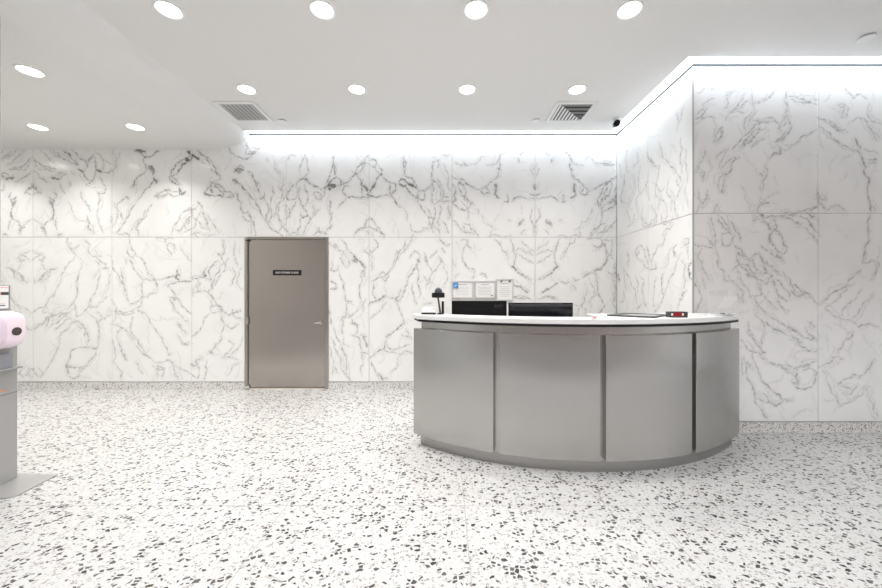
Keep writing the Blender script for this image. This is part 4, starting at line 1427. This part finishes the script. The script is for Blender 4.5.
# dome-headed device on a stalk
y = 3.24; x = at(438.2, y)
t = thing('desk_scanner', (x, y, ZT), 'black dome-headed scanner on a slim stalk at the left end of the counter', 'scanner')
MB().lathe((x + .02, y, ZT), [(.0005, .012), (.024, .012), (.030, .006), (.030, 0)], 32).build('base', M['black'], t)
MB().tube((x - .002, y, ZT + .155), (x + .020, y, ZT + .010), .008, .010, 16).build('stalk', M['dark_grey'], t)
MB().lathe((x, y, ZT), [(.0005, .150), (.054, .152), (.059, .158), (.059, .190), (.055, .197), (.038, .199), (.0005, .199)], 40).build('head', M['black'], t)
MB().lathe((x + .002, y, ZT), [(.036, .199), (.034, .215), (.026, .232), (.012, .243), (.0005, .246)], 32).build('dome', M['dark_grey'], t)
MB().tube((x + .042, y + .02, ZT), (x + .042, y + .02, ZT + .118), .0115, .0105, 16).build('grip', M['black'], t)
# white letter tray
y0 = 3.20
t = thing('letter_tray', (at(430, y0), y0 + .08, ZT), 'flat white letter tray with a dark lip beside the dome-headed scanner', 'tray')
xa, xb = at(421.5, y0), at(435.8, y0)
MB().box(xa, xb, y0, y0 + .15, ZT, ZT + .006).box(xa, xa + .004, y0, y0 + .15, ZT, ZT + .045).box(xb - .004, xb, y0, y0 + .15, ZT, ZT + .045).box(xa, xb, y0 + .196, y0 + .15, ZT, ZT + .060).build('tray_body', M['white'], t)
MB().box(xa - .002, xb + .002, y0 - .004, y0 - .0005, ZT + .002, ZT + .016).build('lip', M['black'], t)
MB().box(xa + .008, xb - .008, y0 + .006, y0 + .14, ZT + .0062, ZT + .028).build('papers', M['paper'], t)
# small clear pen stand beside it
# square framed mat lying askew
cs = [(1.374, 3.02), (1.645, 2.77), (1.93, 3.05), (1.659, 3.30)]
cx, cy = sum(p[0] for p in cs) / 4, sum(p[1] for p in cs) / 4
t = thing('desk_mat', (cx, cy, ZT), 'square grey mat with a dark rim lying askew on the counter, left of the clock', 'desk mat')
cs = [(cx + (x - cx) * .97, cy + (y - cy) * .97) for x, y in cs]
def lerp2(p, q, f): return (p[0] + (q[0] - p[0]) * f, p[1] + (q[1] - p[1]) * f)
i0, i1 = lerp2(cs[0], cs[1], .20), lerp2(cs[3], cs[2], .20)
i2, i3 = lerp2(cs[1], cs[0], .05), lerp2(cs[2], cs[3], .05)
inn = [lerp2(i0, i1, .05), lerp2(i2, i3, .05), lerp2(i2, i3, .95), lerp2(i0, i1, .95)]
rim = MB()
for i in range(4):
    j = (i + 1) % 4
    rim.prism([cs[i], cs[j], inn[j], inn[i]], ZT, ZT + .012)
rim.build('rim', M['dark_grey'], t)
MB().prism(inn, ZT, ZT + .007).build('mat_surface', M['mid_grey'], t)
# red LED clock
y = 2.84; xa, xb = at(670.2, y), at(688, y)
t = thing('digital_clock', ((xa + xb) / 2, y + .03, ZT), 'small black digital clock with a red display near the right end of the counter', 'clock')
MB().box(xa, xb, y, y + .06, ZT, ZT + .046).build('case', M['dark_grey'], t, bevel=.003)
MB().box(at(672.3, y), at(682.6, y), y - .0012, y + .002, ZT + .010, ZT + .040).build('display', M['red_led'], t)
for px in (672.0, 682.8): MB().box(at(px, y) - .007, at(px, y) + .007, y - .0022, y - .0004, ZT + .016, ZT + .034).build('silver_key', M['white'], t)
# red cap
y = 2.735; x = at(594.4, y)
t = thing('red_button', (x, y, ZT), 'tiny red push button lying at the front edge of the counter', 'button')
MB().lathe((x, y, ZT), [(.0005, .010), (.010, .010), (.014, .006), (.015, 0)], 24).build('cap', M['red_plastic'], t)
MB().lathe((x, y, ZT), [(.0005, .003), (.019, .003), (.020, 0)], 24).build('ring', M['mid_grey'], t)
# clear acrylic sign holder with white slashes
y = 3.16; xa, xb = at(708.5, y), at(737, y)
t = thing('acrylic_sign', ((xa + xb) / 2, y, ZT), 'clear acrylic sign with white diagonal strokes at the right end of the counter', 'sign')
zt = EYE - (289 - CY) * y / F_PX
MB().box(xa, xb, y, y + .004, ZT + .012, zt).build('clear_panel', M['glass'], t)
st = MB()
for k in range(5):
    p0 = at(718.2 + 2.6 * k, y); p1 = at(726.2 + 2.6 * k, y); za, zb = EYE - (307.5 - CY) * y / F_PX, EYE - (296.5 - CY) * y / F_PX
    st.add([(p0, y - .001, za), (p0 + .008, y - .001, za), (p1 + .008, y - .001, zb), (p1, y - .001, zb),
            (p0, y - .0002, za), (p0 + .008, y - .0002, za), (p1 + .008, y - .0002, zb), (p1, y - .0002, zb)],
           [(0, 1, 2, 3), (4, 7, 6, 5), (0, 4, 5, 1), (1, 5, 6, 2), (2, 6, 7, 3), (3, 7, 4, 0)])
st.build('white_strokes', M['letters'], t)
lt = MB()
for k in range(8):
    p = at(709.6 + 2.35 * k, y); za, zb = EYE - (295.5 - CY) * y / F_PX, EYE - (290.8 - CY) * y / F_PX
    lt.box(p, p + .0045, y - .001, y - .0002, za, zb)
    if k in (1, 4, 6): lt.box(p, p + .016, y - .001, y - .0002, zb - .006, zb)
    if k in (2, 5): lt.box(p, p + .016, y - .001, y - .0002, za, za + .006)
lt.build('lettering', M['ink'], t)
MB().box(xa + .03, xb - .02, y - .035, y + .035, ZT, ZT + .012).build('foot', M['pale_grey'], t, bevel=.003)
# clear dish with clips in front of it
y2 = 3.02; x = at(724, y2)
t = thing('clip_dish', (x, y2, ZT), 'shallow clear dish holding small dark clips in front of the acrylic sign', 'dish')
MB().lathe((x, y2, ZT), [(.0005, .003), (.055, .003), (.068, .020), (.071, .020), (.058, 0), (.0005, 0)], 40).build('dish', M['pale_grey'], t)
for dx, dy, c in ((-.03, -.01, 'dark_grey'), (.005, .012, 'dark_grey'), (.035, -.012, 'mid_grey')):
    MB().box(x + dx - .012, x + dx + .012, y2 + dy - .006, y2 + dy + .006, ZT + .0035, ZT + .024).build('clip', M[c], t, bevel=.003)

# ---------------------------------------------------------------- hand sanitiser station at the left edge
t = thing('sanitizer_station', (-3.12, 2.52, 0), 'grey steel hand sanitizer station with a pale pink dispenser at left picture edge', 'hand sanitizer station')
pl = [(-3.29, 2.38), (-2.965, 2.395), (-2.935, 2.405), (-2.918, 2.428), (-2.948, 2.706), (-3.28, 2.722)]
MB().prism(pl, 0, .008).build('base_plate', M['post_steel'], t, bevel=.002)
def slant(x0, x1, ya, yb, z0, z1, sk_=-.06):
    """an upright block turned a little toward the room: its front face runs from (x1, yb) to (x1 - sk_, ya)"""
    return [(x0, ya), (x1 - sk_, ya), (x1, yb), (x0, yb)]
MB().prism(slant(-3.285, -3.205, 2.34, 2.665, 0, 0), .008, 1.0).build('post', M['post_steel'], t, bevel=.004)
MB().prism([(-3.19, 2.36), (-3.105, 2.36), (-3.165, 2.605), (-3.25, 2.605)], .845, .955).build('tray_recess', M['recess'], t, bevel=.004)
MB().prism([(-3.16, 2.35), (-3.085, 2.35), (-3.15, 2.655), (-3.23, 2.655)], .832, .845).build('drip_tray', M['mid_grey'], t, bevel=.003)
# rounded pink dispenser
def rounded_block(y0, y1, z0, z1, x0, x1, ex=3.2, n=28, k=14):
    """super-ellipse in the wall plane, swelling out toward the room and rounding over at its front"""
    mb = MB(); cy, cz, hy, hz = (y0 + y1) / 2, (z0 + z1) / 2, (y1 - y0) / 2, (z1 - z0) / 2
    rows = []
    for i in range(k + 1):
        s = i / k; a = s * PI / 2
        sc = 1.0 if s < .45 else max(.0, math.cos((s - .45) / .55 * PI / 2)) ** .45
        sc = max(sc, .03)
        xx = x0 + (x1 - x0) * (s if s < .45 else .45 + .55 * math.sin((s - .45) / .55 * PI / 2))
        rows.append((xx, sc))
    o = len(mb.v)
    for xx, sc in rows:
        for j in range(n):
            th = 2 * PI * j / n; c, s_ = math.cos(th), math.sin(th)
            mb.v.append((xx, cy + hy * sc * abs(c) ** (2 / ex) * (1 if c >= 0 else -1), cz + hz * sc * abs(s_) ** (2 / ex) * (1 if s_ >= 0 else -1)))
    for i in range(k):
        for j in range(n):
            q = (j + 1) % n
            mb.f.append([i * n + j, i * n + q, (i + 1) * n + q, (i + 1) * n + j]); mb.smooth.append(True)
    mb.f.append(list(range(n))[::-1]); mb.smooth.append(False)
    mb.f.append([k * n + j for j in range(n)]); mb.smooth.append(True)
    return mb
dp = rounded_block(2.30, 2.640, .992, 1.262, -3.22, -3.06, ex=4.2).build('dispenser', M['pink'], t)
c1 = rounded_block(2.30, 2.500, 1.000, 1.240, -3.20, -3.035).build('refill_cover', M['lilac'], t)
ce_ = MB().tube((-3.10, 2.540, 1.115), (-3.0575, 2.540, 1.115), .029, .029, 32).build('sensor', M['brown'], t)
for o in (c1, ce_): o.parent = dp; o.matrix_parent_inverse = dp.matrix_world.inverted()
# card in a frame above the dispenser
sx = -3.16
fr = MB().box(sx - .02, sx, 2.30, 2.585, 1.268, 1.445).build('sign_frame', M['mid_grey'], t, bevel=.002)
cd = MB().box(sx - .003, sx + .0015, 2.30, 2.572, 1.279, 1.440).build('card', M['paper'], t)
kids = [MB().box(sx + .0015, sx + .0022, 2.30, 2.572, 1.425, 1.431).build('printed_band', M['salmon'], t),
        MB().box(sx + .0015, sx + .0022, 2.30, 2.530, 1.375, 1.398).build('printed_picture', M['salmon'], t),
        MB().box(sx + .0015, sx + .0024, 2.528, 2.572, 1.375, 1.396).build('printed_picture', M['brown'], t),
        MB().box(sx + .0015, sx + .0022, 2.30, 2.552, 1.310, 1.314).build('printed_line', M['salmon'], t),
        MB().box(sx + .0015, sx + .0022, 2.30, 2.552, 1.296, 1.303).build('printed_line', M['brown'], t)]
for o in kids: o.parent = cd; o.matrix_parent_inverse = cd.matrix_world.inverted()
MB().prism([(-3.20, 2.40), (-3.16, 2.40), (-3.185, 2.612), (-3.21, 2.612)], 1.262, 1.270).build('sign_rest', M['mid_grey'], t)
# mark and seam on the post
def on_post(yy, out=.0012): return -3.205 + .06 * (2.665 - yy) / .325 + out
def post_strip(ya, yb, z0, z1, name, m):
    MB().prism([(on_post(ya, -.003), ya), (on_post(ya), ya), (on_post(yb), yb), (on_post(yb, -.003), yb)], z0, z1).build(name, m, t)
post_strip(2.40, 2.585, .680, .688, 'post_mark', M['orange'])
post_strip(2.42, 2.58, .666, .670, 'post_mark', M['ink'])
post_strip(2.342, 2.662, .650, .653, 'post_seam', M['dark_grey'])

# ---------------------------------------------------------------- light slot LED tape, hidden behind the ceiling edge
led = MB()
zl = ZC + .11
led.box(XE + .05, XS - GAP - .03, YB - GAP - .012, YB - GAP - .002, zl, zl + .012)
lt_ = thing('light_strip', (0, YB - GAP, zl), 'bright white strip lighting hidden in the slot around the ceiling edge', 'strip light')
led.build('back_run', M['led'], lt_)
MB().box(XS - GAP - .012, XS - GAP - .002, YN - GAP, YB - GAP - .03, zl, zl + .012).build('return_run', M['led'], lt_)
MB().box(XS - GAP, XR - .05, YN - GAP - .012, YN - GAP - .002, zl, zl + .012).build('right_run', M['led'], lt_)
def area(name, loc, sx, sy, rot, power, color, parent=None):
    l = bpy.data.lights.new(name, 'AREA'); l.shape = 'RECTANGLE'; l.size = sx; l.size_y = sy; l.energy = power; l.color = color
    o = bpy.data.objects.new(name, l); COL.objects.link(o); o.location = loc; o.rotation_euler = rot
    if parent: o.parent = parent; o.matrix_parent_inverse = Matrix.Translation(parent.location).inverted()
    return o
CV = (.80, .90, 1.0)
PCOVE = 5.0
zc = ZC + .16
tilt = math.radians(28)
lb = XS - GAP - XE - .1
area('cove_lamp_back', ((XE + XS - GAP) / 2, YB - GAP - .01, zc), lb, .03, (tilt, 0, 0), PCOVE * lb, CV, lt_)
lr = YB - YN - .02
area('cove_lamp_return', (XS - GAP - .01, (YN + YB) / 2 - GAP, zc), .03, lr, (0, -tilt, 0), PCOVE * lr, CV, lt_)
ln = XR - XS + GAP - .1
area('cove_lamp_right', ((XS - GAP + XR) / 2, YN - GAP - .01, zc), ln, .03, (tilt, 0, 0), PCOVE * ln, CV, lt_)
# lamps of the downlights
def lamp(loc, parent, power=8.8):
    l = bpy.data.lights.new('lamp', 'AREA'); l.shape = 'DISK'; l.size = .15; l.energy = power; l.color = (1, .98, .955); l.spread = math.radians(115)
    q = bpy.data.objects.new('lamp', l); COL.objects.link(q); q.location = loc
    q.parent = parent; q.matrix_parent_inverse = Matrix.Translation(parent.location).inverted()
for o in list(COL.objects):
    if o.type == 'EMPTY' and o.name.startswith('downlight'): lamp(o.location + Vector((0, 0, -.012)), o, 8.8 if o.location.z > 3.5 else 7.5)
    elif o.name.startswith('unseen_lamp'): lamp(Vector(o['centre']) + Vector((0, 0, -.012)), o.parent, 7.5)

# ---------------------------------------------------------------- daylight
w = bpy.data.worlds.new('sky'); SC.world = w; w.use_nodes = True
bg = w.node_tree.nodes['Background']; bg.inputs[0].default_value = (.93, .96, 1.0, 1); bg.inputs[1].default_value = 5.2

# ---------------------------------------------------------------- camera
cam = bpy.data.cameras.new('camera'); co = bpy.data.objects.new('camera', cam); COL.objects.link(co)
co.location = (0, 0, EYE); co.rotation_euler = (PI / 2, 0, 0)
cam.sensor_width = 36; cam.lens = 36 * F_PX / 882
cam.shift_x = -(CX - 441) / 882; cam.shift_y = (CY - 294) / 882
cam.clip_start = .02
SC.camera = co
vs = SC.view_settings
SC.display_settings.display_device = 'sRGB'
vs.view_transform = 'Standard'; vs.look = 'None'; vs.gamma = 1; vs.use_curve_mapping = False; vs.exposure = 0.46
SC.cycles.use_denoising = True
SC.cycles.max_bounces = 10; SC.cycles.diffuse_bounces = 6; SC.cycles.glossy_bounces = 5
SC.cycles.sample_clamp_indirect = 6
